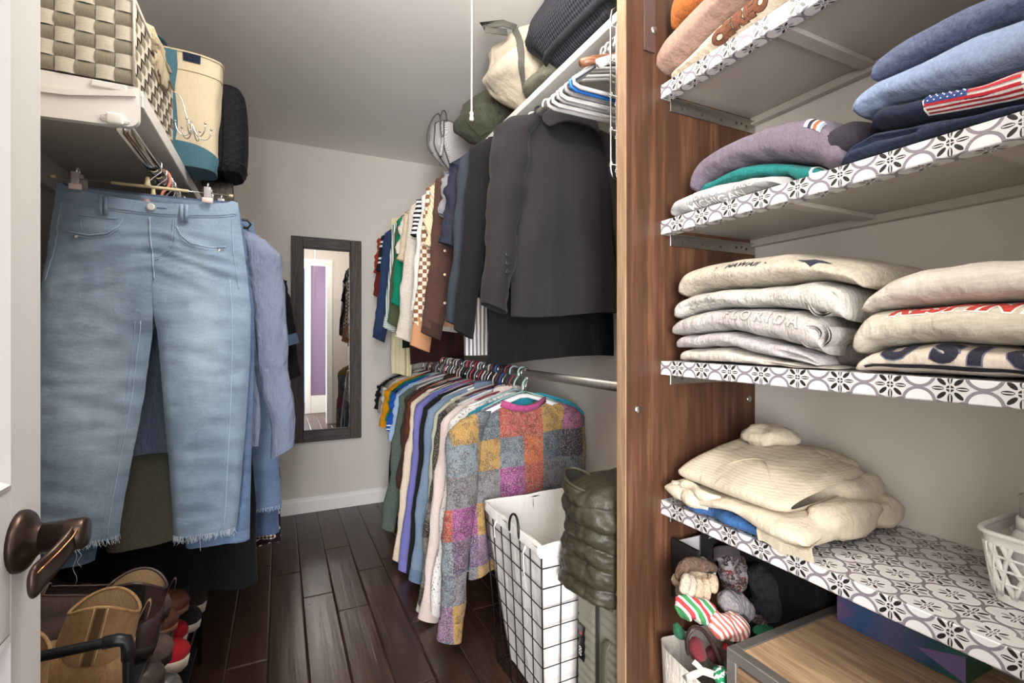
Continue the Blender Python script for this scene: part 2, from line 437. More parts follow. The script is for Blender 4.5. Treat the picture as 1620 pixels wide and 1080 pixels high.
# door, open against the left, latch edge towards the closet
d = struct(thing('door_1', '', ''))
for q in ('label', 'category'): del d[q]
YD0, YD1, XD = 0.015, 0.772, -0.26
DW = plain('white_door_paint', '#dcdbd8', 0.42)
pan = [(.12, .846), (1.0, 2.0)]
g = G()
for (y0, y1) in ((YD0, YD0 + .10), (YD1 - .075, YD1)): g.box(XD - .035, XD, y0, y1, .01, 2.05, .002)
for (z0, z1) in ((.01, .12), (.846, 1.0), (2.0, 2.05)): g.box(XD - .035, XD, YD0 + .10, YD1 - .075, z0, z1, 0)
g.mk('stiles_and_rails', DW, d, smooth=False)
for (z0, z1) in pan:
    y0, y1 = YD0 + .10, YD1 - .075
    p = G().box(XD - .026, XD - .010, y0, y1, z0, z1).mk('panel', DW, d, smooth=False)
    g = G()
    def fr(i, o):  # ogee moulding ring
        a, b = i
        V = []
        for (ins, dep) in ((0, 0.001), (.006, .003), (.014, -.006), (.024, -.0085), (.03, -.010)):
            V += [(XD + dep, y0 + ins, z0 + ins), (XD + dep, y1 - ins, z0 + ins), (XD + dep, y1 - ins, z1 - ins), (XD + dep, y0 + ins, z1 - ins)]
        F = []
        for k in range(4):
            for q in range(4): F.append((k * 4 + q, k * 4 + (q + 1) % 4, k * 4 + 4 + (q + 1) % 4, k * 4 + 4 + q))
        return V, F
    V, F = fr((0, 0), 0); G().add(V, F).mk('panel_moulding', DW, p, smooth=False)
HZ, HYY = .937, .717
mrot = Matrix.Translation((XD, HYY, HZ)) @ Matrix.Rotation(pi / 2, 4, 'Y')
h = G().lathe([(.0335, 0), (.0335, .004), (.031, .008), (.024, .012), (.018, .016), (.0155, .022), (.0145, .024)], 28, mrot).mk('handle_rosette', BRONZE, d)
h['label'] = 'oil rubbed bronze door handle rosette'
G().lathe([(.0165, .020), (.0165, .040), (.0175, .0405), (.0175, .056), (.0150, .059)], 24, mrot).mk('handle_neck', BRONZE, h)
lv = [(XD + .047, HYY + .012, HZ + .001), (XD + .049, HYY - .006, HZ + .0), (XD + .047, HYY - .026, HZ - .007), (XD + .040, HYY - .042, HZ - .016), (XD + .036, HYY - .060, HZ - .021), (XD + .036, HYY - .078, HZ - .0225)]
g = G(); V = []; F = []
for i, p in enumerate(lv):
    hw = (.017, .017, .016, .016, .018, .020)[i]
    for a, b in ((-1, -1), (1, -1), (1, 1), (-1, 1)): V.append((p[0] + b * .006, p[1] , p[2] + a * hw))
for i in range(len(lv) - 1):
    for q in range(4): F.append((i * 4 + q, i * 4 + (q + 1) % 4, i * 4 + 4 + (q + 1) % 4, i * 4 + 4 + q))
F += [(0, 1, 2, 3), (23, 22, 21, 20)]
o = g.add(V, F).mk('handle_lever', BRONZE, h, fixn=True, sub=2)
G().tube([(p[0] + .0062, p[1], p[2] + (.017, .016, .0145, .014, .015, .0165)[i] * .8) for i, p in enumerate(lv)], .0009, 6).mk('handle_edge', BRASSE, h)
G().lathe([(.0022, 0), (.0022, .0012), (.001, .0014)], 12, Matrix.Translation((XD + .045, HYY - .0, HZ)) @ Matrix.Translation((0, -.0135, -.004)) @ Matrix.Rotation(pi / 2, 4, 'X')).mk('set_screw', STEEL, h)

# mirror on the back wall
mr = thing('wall_mirror', 'tall narrow mirror in a dark grey wood frame on the end wall', 'mirror', (.286, YF, 1.15))
FRW = wood('#2a2523', '#463e3a', '#5d544f', 2.2, 2, .6); FRH = wood('#2a2523', '#463e3a', '#5d544f', 2.2, 0, .6)
hw, hh, fw = .222, .680, .072
for (a0, a1, b0, b1, m_) in ((-hw, -hw + fw, -hh, hh, FRW), (hw - fw, hw, -hh, hh, FRW), (-hw + fw, hw - fw, hh - fw, hh, FRH), (-hw + fw, hw - fw, -hh, -hh + fw, FRH)):
    G().box(a0, a1, -.026, -.002, b0, b1, .003).mk('frame_rail', m_, mr, smooth=False)
g = G()
for (a0, a1, b0, b1) in ((-hw + fw, -hw + fw + .007, -hh + fw, hh - fw), (hw - fw - .007, hw - fw, -hh + fw, hh - fw), (-hw + fw, hw - fw, hh - fw - .007, hh - fw), (-hw + fw, hw - fw, -hh + fw, -hh + fw + .007)):
    g.box(a0, a1, -.021, -.004, b0, b1)
g.mk('inner_lip', plain('dark_lip', '#35302d', .5), mr, smooth=False)
G().box(-hw + fw, hw - fw, -.012, -.003, -hh + fw, hh - fw).mk('mirror_glass', plain('mirror_silver', '#eeeeee', .012, 1.0), mr, smooth=False)

# ceiling lamp with pull string
lp = thing('ceiling_lamp', 'white porcelain ceiling lamp holder with the cream pull string', 'lamp', (.36, .90, CLZ))
G().lathe([(.06, -.001), (.06, -.012), (.035, -.025), (.02, -.035)], 24).mk('lamp_base', WHITE, lp)
gb = Mat('glowing_bulb', .3); gb.base('#fff3e0'); gb.b.inputs['Emission Color'].default_value = C('#fff0dc'); gb.b.inputs['Emission Strength'].default_value = 6
G().lathe([(.012, -.035), (.014, -.045), (.026, -.065), (.03, -.085), (.022, -.107), (.006, -.115)], 20).mk('bulb', gb.m, lp)
p = W(746, 185, .95)
st = tag(G().tube([(p.x, .95, CLZ - .02), (p.x + .001, .95, 2.0), (p.x, .95, p.z + .008)], .0019, 6).mk('pull_string', plain('cream_string', '#e8dfcb', .8)), 'thin cream pull string hanging from the ceiling', 'pull string')
G().lathe([(.002, 0), (.0042, -.003), (.0042, -.008), (.0030, -.0085), (.0046, -.014), (.0046, -.019), (.002, -.02)], 12, Matrix.Translation((p.x, .95, p.z + .012))).mk('string_end', plain('cream_bead', '#e0d6c0', .5), st)

# ================================================================== wood divider panel and patterned shelves
PY0, PY1 = .94, .972
PW = wood('#3a251a', '#4f3222', '#6f4c34', 1.15, 2, .45, wave=2.6); PE = wood('#80634a', '#92755a', '#a28568', 1.5, 2, .5)
pn = thing('wood_divider_panel', 'tall reddish brown wood divider panel beside the patterned shelves', 'panel', (0, 0, 0))
G().box(.761, XR - .001, PY0, PY1, .0, CLZ - .002).mk('board', PW, pn, smooth=False)
G().box(.757, .761, PY0, PY1, .0, CLZ - .002).mk('edge_banding', PE, pn, smooth=False)
def screw(p, r=.0095):
    m_ = Matrix.Translation(p) @ Matrix.Rotation(pi / 2, 4, 'X')
    o = G().lathe([(r, 0), (r, .0015), (r * .6, .003), (r * .25, .0045)], 18, m_).mk('screw_cap', STEEL, pn)
    o['label'] = 'round steel screw on the panel face'
    return o
for (px, py) in ((1032, 50), (1009, 648), (1185, 631)):
    v = W(px, py, PY0); screw((v.x, PY0 - (.006 if py < 100 else 0), v.z))
v0 = W(1017, 80, PY0)
br = G().box(v0.x, v0.x + .035, PY0 - .006, PY0, v0.z, CLZ - .01, .001).mk('brown_metal_strap', plain('brown_metal', '#5c4a42', .4, .4), pn, smooth=False)

PIT = .0757
def pattern():
    M = Mat('patterned_contact_paper', .38, 0, .4)
    n = M.nt.nodes.new('ShaderNodeUVMap'); n.uv_map = 'UVMap'
    s = M.nt.nodes.new('ShaderNodeSeparateXYZ'); M.nt.links.new(n.outputs[0], s.inputs[0])
    u, v = E(M.nt, s.outputs[0]), E(M.nt, s.outputs[1])
    def flower(fu, fv, sc, n8=8):
        r = (fu * fu + fv * fv).op('SQRT'); a = fv.op('ARCTAN2', fu)
        m = a * (8 / (2 * pi)); k = m.rnd(); fa = (m - k) * (2 * pi / 8)
        pa = r * fa.op('COSINE'); pb = r * fa.op('SINE')
        par = k.ab() / 2.0; par = (par - par.flo()).gt(.25)      # 1 on diagonal petals
        e = ((pa - .185 * sc) / (.092 * sc)); e = e * e + (pb / (.040 * sc)) * (pb / (.040 * sc))
        pet = e.lt(1.0)
        line = pb.ab().lt(.011) * (E(M.nt, 1.0).op('SUBTRACT', par)) * e.lt(.75)
        pet = pet * (line * -1.0 + 1.0)
        cen = r.lt(.062 * sc) * ((fu.ab().mn(fv.ab())).gt(.010))
        return pet.mx(cen)
    fu, fv = u - u.rnd(), v - v.rnd()
    gu, gv = u - .5, v - .5; gu, gv = gu - gu.rnd(), gv - gv.rnd()
    rr = (gu * gu + gv * gv).op('SQRT')
    def ln(a, b): return (a * a + b * b).op('SQRT')
    qd = ln(gu.ab() - .22, gv).mn(ln(gu, gv.ab() - .22)) - .262
    ring = qd.ab().lt(.030)
    blk = flower(fu, fv, 1.02).mx(flower(gu, gv, .84))
    c = M.mix(qd.lt(0.0), '#c6c2c0', '#d2cfcd')
    c = M.mix(ring, c, '#7d757c')
    c = M.mix(blk, c, '#211d1c')
    M.base(c); return M.m
PAT = pattern()
SXF, SY0 = .869, -.0
def shelf(ztop, label):
    t = thing('patterned_shelf', label, 'shelf', (SXF, SY0, ztop), 0, 'shelves on the wood divider')
    L = PY0 - SY0 - .001; D = XR - SXF - .001; th = .035
    # papered board: one strip wraps underside lip, front, top
    prof = [(.03, -th), (.0015, -th), (0, -th + .002), (0, -.0015), (.0015, 0), (D, 0)]
    acc = [0]
    for a, b in zip(prof, prof[1:]): acc.append(acc[-1] + sqrt((a[0] - b[0]) ** 2 + (a[1] - b[1]) ** 2))
    ref = acc[3] - .013
    me = bpy.data.meshes.new('papered_board'); n = 8; V = []; F = []; UV = []
    for i in range(n + 1):
        wv = [.0012 * nz(i * .9, q, ztop * 5) if q < 2 else 0 for q in range(6)]
        for q, (a, z) in enumerate(prof): V.append((a, L * i / n, z + wv[q]))
    for i in range(n):
        for q in range(5):
            F.append((i * 6 + q, i * 6 + q + 1, (i + 1) * 6 + q + 1, (i + 1) * 6 + q))
            for (ii, qq) in ((i, q), (i, q + 1), (i + 1, q + 1), (i + 1, q)): UV.append((L * ii / n / PIT + .33, (acc[qq] - ref) / PIT))
    e = len(V); V += [(a, L, z) for a, z in prof] + [(D, L, -.006)]
    me.from_pydata(V, [], F); me.update(); ul = me.uv_layers.new(name='UVMap')
    for i, q in enumerate(UV): ul.data[i].uv = q
    me.materials.append(PAT)
    o = bpy.data.objects.new('papered_board', me); COL.objects.link(o); o.parent = t
    G().box(.004, D, .001, L, -.020, -.001).mk('board_core', GREYM, t, smooth=False)
    G().box(D - .022, D, .001, L, -th - .004, -.020, .001).mk('back_lip', GREYM, t, smooth=False)
    for yy in (.30, .62): G().box(.028, D - .022, yy, yy + .03, -.030, -.0201, .001).mk('cross_rib', GREYM, t, smooth=False)
    b = G().box(.03, D - .004, L - .0025, L, -th - .026, -th + .004, .0008).box(.03, D - .004, L - .014, L, -th + .0005, -th + .003).mk('bracket', STEEL, t, smooth=False)
    g = G()
    for i, (fx, dz) in enumerate(((.045, -.006), (.07, -.012), (.09, -.006), (.14, -.014), (.21, -.014), (.27, -.010), (.29, -.008), (.31, -.012))):
        g.box(fx - .003, fx + .003, L - .0034, L - .0024, -th + dz - .003, -th + dz + .003)
    g.mk('bracket_slots', plain('slot_dark', '#3a352f', .6), b, smooth=False)
    return t
SA, SB, SC_, SD = CZ + .639, CZ + .295, CZ - .059, CZ - .410
shelf(SA, 'topmost patterned shelf, carrying the sweatshirt with brown letters')
shelf(SB, 'second patterned shelf from the top, carrying navy and teal tops')
shelf(SC_, 'third patterned shelf from the top, carrying oatmeal and grey sweatshirts')
shelf(SD, 'lowest patterned shelf, carrying the cream ribbed sweater')

# ================================================================== closet shelves and rods
RX, RZ1, RZ2, RR = .90, CZ + .865, CZ - .144, .0158
us = thing('upper_wall_shelf', 'long white shelf high on the right wall holding bags', 'shelf', (0, 0, 0))
G().box(.873, XR - .001, PY1 + .002, YF - .001, CZ + .913, CZ + .940, .002).mk('board', WSHELF, us, smooth=False)
G().box(XR - .02, XR - .001, PY1 + .002, YF - .001, CZ + .82, CZ + .912).mk('wall_cleat', GREYM, us, smooth=False)
G().box(.825, XR - .02, YF - .02, YF - .001, CZ + .82, CZ + .912).mk('end_cleat', WSHELF, us, smooth=False)
for yy in (1.75,):
    G().box(1.0, XR - .02, yy, yy + .02, CZ + .80, CZ + .912, .002).mk('shelf_bracket', WSHELF, us, smooth=False)
def rod(label, x, z, y0, y1, m_, sock=True):
    t = thing('hanging_rod', label, 'rod', (x, y0, z))
    G().tube([(0, 0, 0), (0, (y1 - y0) / 2, 0), (0, y1 - y0, 0)], RR, 24).mk('pole', m_, t)
    if sock:
        for yy in (0.0, y1 - y0 - .02): G().tube([(0, yy, 0), (0, yy + .02, 0)], RR + .008, 20).mk('rod_socket', WSHELF, t)
    return t
rod('upper rod hidden behind jackets under the white shelf', RX, RZ1, PY1 + .001, YF - .001, GALV)
rod('lower grey metal rod with bare end next to the wood panel', RX, RZ2, PY1 + .001, YF - .001, GALV, False)
LX, LZ = -.31, CZ + .463
LSY = 1.325
ls = thing('left_wall_shelf', 'white shelf on the left wall under the woven basket', 'shelf', (0, 0, 0))
LT = CZ + .55
G().box(XL + .001, -.279, LSY, YF - .001, LT - .012, LT).mk('board', WSHELF, ls, smooth=False)
G().box(-.282, -.277, LSY + .01, YF - .001, LT - .034, LT + .003, .001).mk('front_lip', WSHELF, ls, smooth=False)
G().box(XL + .001, XL + .02, LSY, YF - .001, LT - .10, LT - .013).mk('wall_cleat', WSHELF, ls, smooth=False)
# folded end bracket with a rounded corner
pts = [(XL + .001, LT + .004), (-.283, LT - .0)]
x1, zb = -.279, CZ + .459
prof = [(XL + .001, LT), (x1, LT - .002)] + [(x1 - .022 + .022 * cos(a), zb + .022 + .022 * sin(a)) for a in [-(pi / 2) * q / 6 for q in range(7)]] + [(XL + .001, zb - .012)]
V = [(a, LSY - .016, z) for a, z in prof] + [(a, LSY - .001, z) for a, z in prof]; m = len(prof)
eb = G().add(V, [tuple(range(m))[::-1], tuple(range(m, 2 * m))] + [(i, (i + 1) % m, m + (i + 1) % m, m + i) for i in range(m)]).mk('end_bracket', WSHELF, ls, smooth=False, fixn=True)
G().strip([(XL + .02, LSY - .018, LT - .052), (-.40, LSY - .018, LT - .040), (-.285, LSY - .018, LT - .018)], .012, .006).mk('bracket_ridge', WSHELF, eb, smooth=False)
g = G().box(-.335, -.305, LSY - .024, LSY - .016, LZ - .005, LZ + .02, .004).box(-.345, -.295, LSY - .020, LSY - .016, LZ + .0, LZ + .014, .003)
g.mk('plastic_rod_clip', plain('white_plastic', '#e6e2da', .4), eb)
for xx in (-.56, -.36):
    G().box(xx, xx + .06, LSY - .021, LSY - .012, LT - .018, LT - .003, .002).mk('bracket_tab', WSHELF, eb, smooth=False)
rod('chrome rod under the left shelf', LX, LZ, LSY, YF - .001, CHROME, False)
# ================================================================== hangers and hanging clothes
_hc = {}
def hook_path(r=.0215, drop=.075):
    return [(-r, 0, -.012), (-r, 0, 0)] + [(r * cos(a), 0, r * sin(a)) for a in [pi - pi * q / 8 for q in range(1, 9)]] + [(r, 0, -.012), (r * .75, 0, -.028), (r * .2, 0, -.042), (0, 0, -.055), (0, 0, -drop)]
def hanger(kind, m_, x, y, z, yaw=0.0, label='', group=None, hw=.205):
    t = thing('clothes_hanger', label, 'hanger', (x, y, z), yaw, group)
    key = (kind, m_.name, hw)
    if key not in _hc:
        hr = {'plastic': .0038, 'velvet': .0024, 'wire': .0016, 'wood': .0022, 'wide': .004}[kind]
        hm = m_ if kind in ('plastic', 'wire', 'wide') else CHROME
        a = G().tube(hook_path(), hr, 8).mesh('hook', hm)
        g = G()
        if kind in ('plastic', 'wide'):
            P = [(0, 0, -.078), (-hw * .5, 0, -.105), (-hw * .92, 0, -.138), (-hw, 0, -.150), (-hw * .99, 0, -.163), (-hw * .9, 0, -.170), (0, 0, -.170), (hw * .9, 0, -.170), (hw * .99, 0, -.163), (hw, 0, -.150), (hw * .92, 0, -.138), (hw * .5, 0, -.105)]
            g.tube(P, .0042 if kind == 'plastic' else .0055, 8, closed=True)
        elif kind == 'wire':
            P = [(0, 0, -.078), (-hw * .95, 0, -.150), (-hw, 0, -.158), (-hw * .93, 0, -.163), (hw * .93, 0, -.163), (hw, 0, -.158), (hw * .95, 0, -.150)]
            g.tube(P, .0016, 6, closed=True)
        else:
            P = [(-hw, 0, -.150), (-hw * .8, 0, -.132), (-hw * .4, 0, -.102), (-.02, 0, -.084), (.02, 0, -.084), (hw * .4, 0, -.102), (hw * .8, 0, -.132), (hw, 0, -.150)]
            if kind == 'velvet': g.strip(P, .014, .006, up=(0, 0, 1)).tube([(-hw * .95, 0, -.152), (hw * .95, 0, -.152)], .003, 6)
            else: g.tube(P, [.013, .013, .011, .010, .010, .011, .013, .013], 12, ry=[.011, .010, .008, .007, .007, .008, .010, .011])
        if kind == 'wide': g.V = [(x, y, z - (.035 if z < -.12 else .0)) for x, y, z in g.V]
        _hc[key] = (a, g.mesh('hanger_body', m_))
    for nme, me in zip(('hook', 'hanger_body'), _hc[key]):
        o = bpy.data.objects.new(nme, me); COL.objects.link(o); o.parent = t
    return t

def garment(name, label, cat, m_, x, y, z, yaw=0.0, w=.42, L=.66, sl='short', th=.028, flare=.0, seed=0, group=None,
            sm=None, cuff=None, hem=None, collar=None, slen=None, sr=.062, spread=1.0, neck=.07, hemc=None, buttons=0, top=None, fold=.012, yo=0.0, seam=None, lowneck=0.0):
    t = thing(name, label, cat, (x, y, z), yaw, group)
    ph = seed * 1.7
    T0 = -.085
    def zs(s):
        ax = abs(s) * w / 2
        if top is not None: return top
        zz = T0 - max(0, ax - neck) * .30
        return zz - lowneck * max(0, 1 - (ax / neck) ** 2) - .004
    def hw(tt): return w / 2 * (1 - .10 * sin(pi * min(1, tt * 1.3)) * (1 if top is None else 0) + flare * tt)
    def pt(s, tt, side, off=0.0):
        z0 = zs(s); hz = -L - .085 - .012 * cos(s * 2 + ph)
        zz = lerp(z0, hz, tt)
        k = sqrt(max(0, 1 - s * s))
        edge = min(1, tt * 5 + .12)
        yy = side * (th * (edge * (.55 + .45 * tt)) * k ** .8 + off)
        f = fold * min(1, tt * 1.6)
        yy += f * (sin(s * 5.3 + ph + tt * .8) * .8 + sin(s * 10.1 + ph * 2.3) * .7 * tt + nz(s * 2 + seed, tt * 3, ph, 1) * .9)
        xw = s * w / 2; yy += min(1, tt * 3) * (.007 * nz(xw * 22, zz * 5, seed + 5) + .004 * nz(xw * 40 + 9, zz * 26, seed)) * (1 if fold > .009 else .6)
        xx = s * hw(tt) + .008 * nz(tt * 4, s, seed * 1.3) * tt
        return Vector((xx, yy + yo * tt, zz))
    nS, nT = 26, 30
    V = []; F = []
    for i in range(2 * nS):
        s, side = (-1 + 2 * i / nS, -1) if i < nS else (1 - 2 * (i - nS) / nS, 1)
        s = sin(s * pi / 2)
        for j in range(nT + 1): V.append(pt(s, j / nT, side))
    m = nT + 1
    for i in range(2 * nS):
        i2 = (i + 1) % (2 * nS)
        for j in range(nT): F.append((i * m + j, i * m + j + 1, i2 * m + j + 1, i2 * m + j))
    for i in range(1, nS): F.append((i * m, (i + 1) % (2 * nS) * m, (2 * nS - i - 1) * m if i < nS - 1 else (nS) * m, (2 * nS - i) * m)) if False else None
    G().add(V, F).mk('body', m_, t)
    def patch(nm, t0, t1, mm, off=.0015, s0=-1, s1=1, sides=(-1, 1), n=18, k=3, label_=None):
        g = G()
        for sd in sides: g.grid(lambda u, v: pt(sin(lerp(s0, s1, u) * pi / 2), lerp(t0, t1, v), sd, off), n, k, flip=sd > 0)
        o = g.mk(nm, mm, t)
        if label_: o['label'] = label_
        return o
    if hem: patch('hem_band', 1 - hem[1] / L, 1.0, hem[0])
    if seam: 
        for s_ in seam[1]: G().tube([pt(s_, q / 14, -1, .0008) for q in range(15)], .0009, 5).mk('seam', seam[0], t)
    if buttons:
        g = None
        for q in range(buttons):
            p = pt(.02, .08 + .84 * q / max(1, buttons - 1), -1, .003)
            G().lathe([(.0055, 0), (.0055, .002), (.003, .0025)], 10, Matrix.Translation(p) @ Matrix.Rotation(pi / 2, 4, 'X')).mk('button', plain('shell_button', '#d9d5ca', .3), t)
    if sl != 'none':
        ln = slen or (.20 if sl == 'short' else .72)
        sm_ = sm or m_
        for sg in (-1, 1):
            xs = w / 2; zsh = zs(1.0)
            sp = spread
            P = [(sg * (xs - .075), 0, zsh + .012), (sg * (xs - .03), 0, zsh - .012), (sg * (xs + .012 * sp), 0, zsh - .055)]
            n = 20
            for q in range(1, n + 1):
                f = q / n; wob = .014 * nz(f * 4, sg * 3, seed)
                P.append((sg * (xs + .012 * sp + .085 * sp * f * (ln / .72) ** .7 + wob), .020 * nz(f * 3, sg + 9, seed * 2.0), zsh - .055 - (ln - .055) * f))
            N = len(P)
            end = .82 if sl == 'short' else .58
            R = []; RY = []
            for q in range(N):
                f = q / (N - 1); b = 1 + .10 * nz(f * 6, sg, seed + 4)
                R.append(sr * lerp(1.0, end, f) * b * (.35 if q == 0 else .8 if q == 1 else 1)); RY.append(max(.016, th * .95) * lerp(1.05, .8, f) * b * (.4 if q == 0 else .8 if q == 1 else 1))
            # frames: u should run along x; build manually
            g = G(); V = []; F = []; k = 20
            for q in range(N):
                for a in range(k):
                    an = 2 * pi * a / k
                    wr = 1 + (.16 * nz(q * .55, cos(an) * 1.6 + sg, seed + sin(an)) + .10 * nz(q * 1.3, cos(an) * 3 + sg, seed + 2 * sin(an))) * (1 if q > 1 else .2)
                    V.append((P[q][0] + R[q] * cos(an) * wr, P[q][1] + RY[q] * sin(an) * wr + (.004 * nz(q * .7, an, seed) if q > 2 else 0), P[q][2] + (.018 * cos(an) * sg if q > 2 else 0)))
            for q in range(N - 1):
                for a in range(k): F.append((q * k + a, q * k + (a + 1) % k, (q + 1) * k + (a + 1) % k, (q + 1) * k + a))
            F.append(tuple(range(k)))
            sv = g.add(V, F).mk('sleeve', sm_, t)
            if cuff:
                cm, cl = cuff
                c0 = Vector(P[-1]); dr = (Vector(P[-1]) - Vector(P[-2])).normalized()
                g = G(); V = []; F = []
                for q in range(5):
                    cc = c0 + dr * (cl * (q / 4) - cl * .55)
                    for a in range(k):
                        an = 2 * pi * a / k
                        V.append((cc.x + (R[-1] * 1.06) * cos(an), cc.y + (RY[-1] * 1.10) * sin(an), cc.z + .018 * cos(an) * sg))
                for q in range(4):
                    for a in range(k): F.append((q * k + a, q * k + (a + 1) % k, (q + 1) * k + (a + 1) % k, (q + 1) * k + a))
                cf = g.add(V, F).mk('cuff', cm, sv)
    if collar:
        g = G()
        for sd in (-1, 1):
            P = [(-neck - .006, 0, T0 - .004), (-neck * .6, sd * .022, T0 + .004), (0, sd * .03, T0 + .006), (neck * .6, sd * .022, T0 + .004), (neck + .006, 0, T0 - .004)]
            g.strip(P, .042 if collar[1] == 'shirt' else .024, .004, up=(0, sd * -.35, 1))
        g.mk('collar', collar[0], t, sub=1)
    t.rotation_euler.x += .0
    return t, pt

def hangcol(i):
    L = ['#e8e6e2', '#c9c6c6', '#5d2733', '#cfa98f', '#d9d9dc', '#2a2c38', '#7d2f3d', '#9fb7b5', '#d8d2cc', '#b7a7b0', '#4f6a78', '#d98b86', '#e4e2de', '#8a8d92']
    return L[i % len(L)]
# ---------------------------------------------------------------- lower right rail
GL = 'clothes on the lower right rail'
def lower(name, label, cat, m_, Y, **k):
    k.setdefault('w', .43); k.setdefault('group', GL)
    return garment(name, label, cat, m_, RX + k.pop('dx', 0), Y, RZ2 - k.pop('dz', 0), k.pop('yaw', rnd.uniform(-.05, .05)), **k)
BLK = fab('#1a1a1c', mott=.2); BLK2 = fab('#1e1d1f', mott=.25, scale=120)
t_, pt_ = lower('t_shirt', 'black t-shirt with a small rose print on its sleeve, far end of lower rail', 't-shirt', BLK, 3.37, L=.80, slen=.22, seed=1, w=.45)
g = G()
for q in range(5): blob(g, (-.262 + .010 * cos(q * 1.3), -.030, -.245 + .012 * sin(q * 1.3)), (.007, .0025, .008), .2, 5, q, nu=8, nv=6)
g.mk('rose_print', plain('rose_print', '#b0474f', .9), t_)
lower('t_shirt', 'mid grey t-shirt between the black one and the cream one on the lower rail', 't-shirt', fab('#8b8683'), 3.29, L=.84, slen=.24, seed=2)
lower('t_shirt', 'cream t-shirt next to the mustard dress on the lower rail', 't-shirt', fab('#dccfba'), 3.20, L=.72, slen=.26, seed=3)
t_, pt_ = lower('dress', 'long mustard yellow dress with gathered short sleeves', 'dress', fab('#e09a1c', '#c9820f', wr=.6), 3.08, L=.90, slen=.27, seed=4, w=.45, flare=.18, cuff=(fab('#d28c12', wr=.9, wrs=60), .05), sr=.068, fold=.018)
lower('t_shirt', 'emerald green t-shirt between mustard and royal blue', 't-shirt', fab('#177a5b'), 3.0, L=.70, slen=.26, seed=5)
lower('t_shirt', 'royal blue t-shirt with white stripes on its sleeve cuffs', 't-shirt', fab('#1f4fa6'), 2.91, L=.74, slen=.27, seed=6, sr=.07, cuff=(stripes(['#1f4fa6', '#1f4fa6', '#e6e9ef'], .022, 2), .05))
lower('shirt', 'pale blue shirt sleeve just behind the royal blue t-shirt', 'shirt', fab('#9fb8d8'), 2.84, L=.68, slen=.34, seed=7)
lower('sweater', 'grey green fleece sweater with a long drooping sleeve', 'sweater', fab('#515c54', '#626d64', wr=.5, fuzz=.6, scale=120), 2.74, L=.76, sl='long', slen=.80, seed=8, spread=1.35)
lower('jacket', 'dark brown fleece jacket with a fuzzy collar', 'jacket', fab('#3a2823', '#4b352e', fuzz=.7, scale=140), 2.62, L=.70, sl='long', slen=.55, seed=9, collar=(fab('#3b2a25', fuzz=.9), 'shirt'))
lower('sweater', 'rust brown knitted sweater beside the dark brown fleece', 'sweater', fab('#57301f', '#6a3c28', fuzz=.5), 2.53, L=.72, sl='long', slen=.62, seed=10)
lower('sweater', 'cream long sleeved sweater hanging beside the lavender top', 'sweater', fab('#dccab4', wr=.6), 2.45, L=.70, sl='long', slen=.83, seed=11, spread=1.25, cuff=(fab('#d6c3ad', wrs=80), .06))
lower('sweater', 'lavender long sleeved top on the lower rail', 'sweater', fab('#7d7bb8', '#6a69a6'), 2.35, L=.72, sl='long', slen=.84, seed=12, spread=1.2, cuff=(fab('#7472ae'), .06))
lower('sweater', 'plain black sweater between the lavender top and denim shirt', 'sweater', BLK2, 2.26, L=.78, sl='long', slen=.84, seed=13, spread=1.1)
DEN = denim('#3e566f', '#8099b1')
t_, pt_ = lower('denim_shirt', 'faded blue denim shirt with stitched shoulders on the lower rail', 'shirt', DEN, 2.15, L=.72, sl='long', slen=.80, seed=14, spread=1.2, cuff=(denim('#2f4864', '#5d7a99'), .055), collar=(DEN, 'shirt'))
lower('jacket', 'pale sage green corduroy jacket on the lower rail', 'jacket', fab('#a7a793', '#bcbca8'), 2.07, L=.74, sl='long', slen=.62, seed=15, spread=1.0)
FLN = patchwork(['#3b3a36', '#5c5a53', '#8a877d', '#2c2b29', '#6e6b62'], .06, .07, 'flannel')
lower('flannel_shirt', 'charcoal and grey checked flannel shirt behind the pink shirt', 'shirt', FLN, 2.0, L=.76, sl='long', slen=.87, seed=16, spread=1.15, cuff=(fab('#b9b7a4'), .05))
PINK = fab('#cdbab2', '#dccbc3', wr=.5)
lower('overshirt', 'pale dusty pink long sleeved overshirt with buttoned cuff', 'shirt', PINK, 1.915, L=.76, sl='long', slen=.84, seed=17, spread=1.25, sr=.07, cuff=(fab('#c6b2aa', '#d3c0b8', wr=.2), .075), collar=(PINK, 'shirt'))
lower('blouse', 'white blouse with black speckles and a frilled cuff', 'blouse', blotch(['#e7e3dc', '#e4e0da', '#dfdbd4', '#d9d6cf', '#77736f'], 130, 'speckled_print'), 1.85, L=.72, sl='long', slen=.80, seed=18, spread=1.1, cuff=(fab('#ece9e4', wrs=90, wr=.8), .05))
TEAL = fab('#2e8a9f', '#3c9cb0', fuzz=.5)
lower('sweater', 'teal sweater hanging right behind the multicoloured plaid shirt', 'sweater', TEAL, 1.80, L=.66, sl='long', slen=.62, seed=19, w=.46, dx=.03, spread=.6)
PLD = patchwork(['#5f6a72', '#a85a36', '#7f4070', '#96773f', '#6b6a6e', '#9a4c40', '#5b4a63', '#a07c48', '#525e66', '#765c76', '#413e47', '#955878', '#9c7a40', '#6d7a80'], .105, .115, 'wool_plaid')
t_, pt_ = lower('plaid_overshirt', 'fuzzy multicoloured plaid overshirt in front on the lower rail', 'shirt', PLD, 1.725, L=.66, sl='long', slen=.77, seed=21, w=.50, th=.035, yaw=.17, spread=.75, dx=-.025, sr=.078, neck=.10, lowneck=.03, dz=.012, cuff=(PLD, .07), fold=.016)
zc = -.085
G().strip([(-.11, -.012, zc - .012), (-.05, -.026, zc - .034), (0, -.03, zc - .040), (.05, -.026, zc - .034), (.11, -.012, zc - .012)], .026, .005, up=(0, -.2, 1)).mk('neck_band', fab('#a2356f', '#b95a84', fuzz=.7, scale=150), t_)
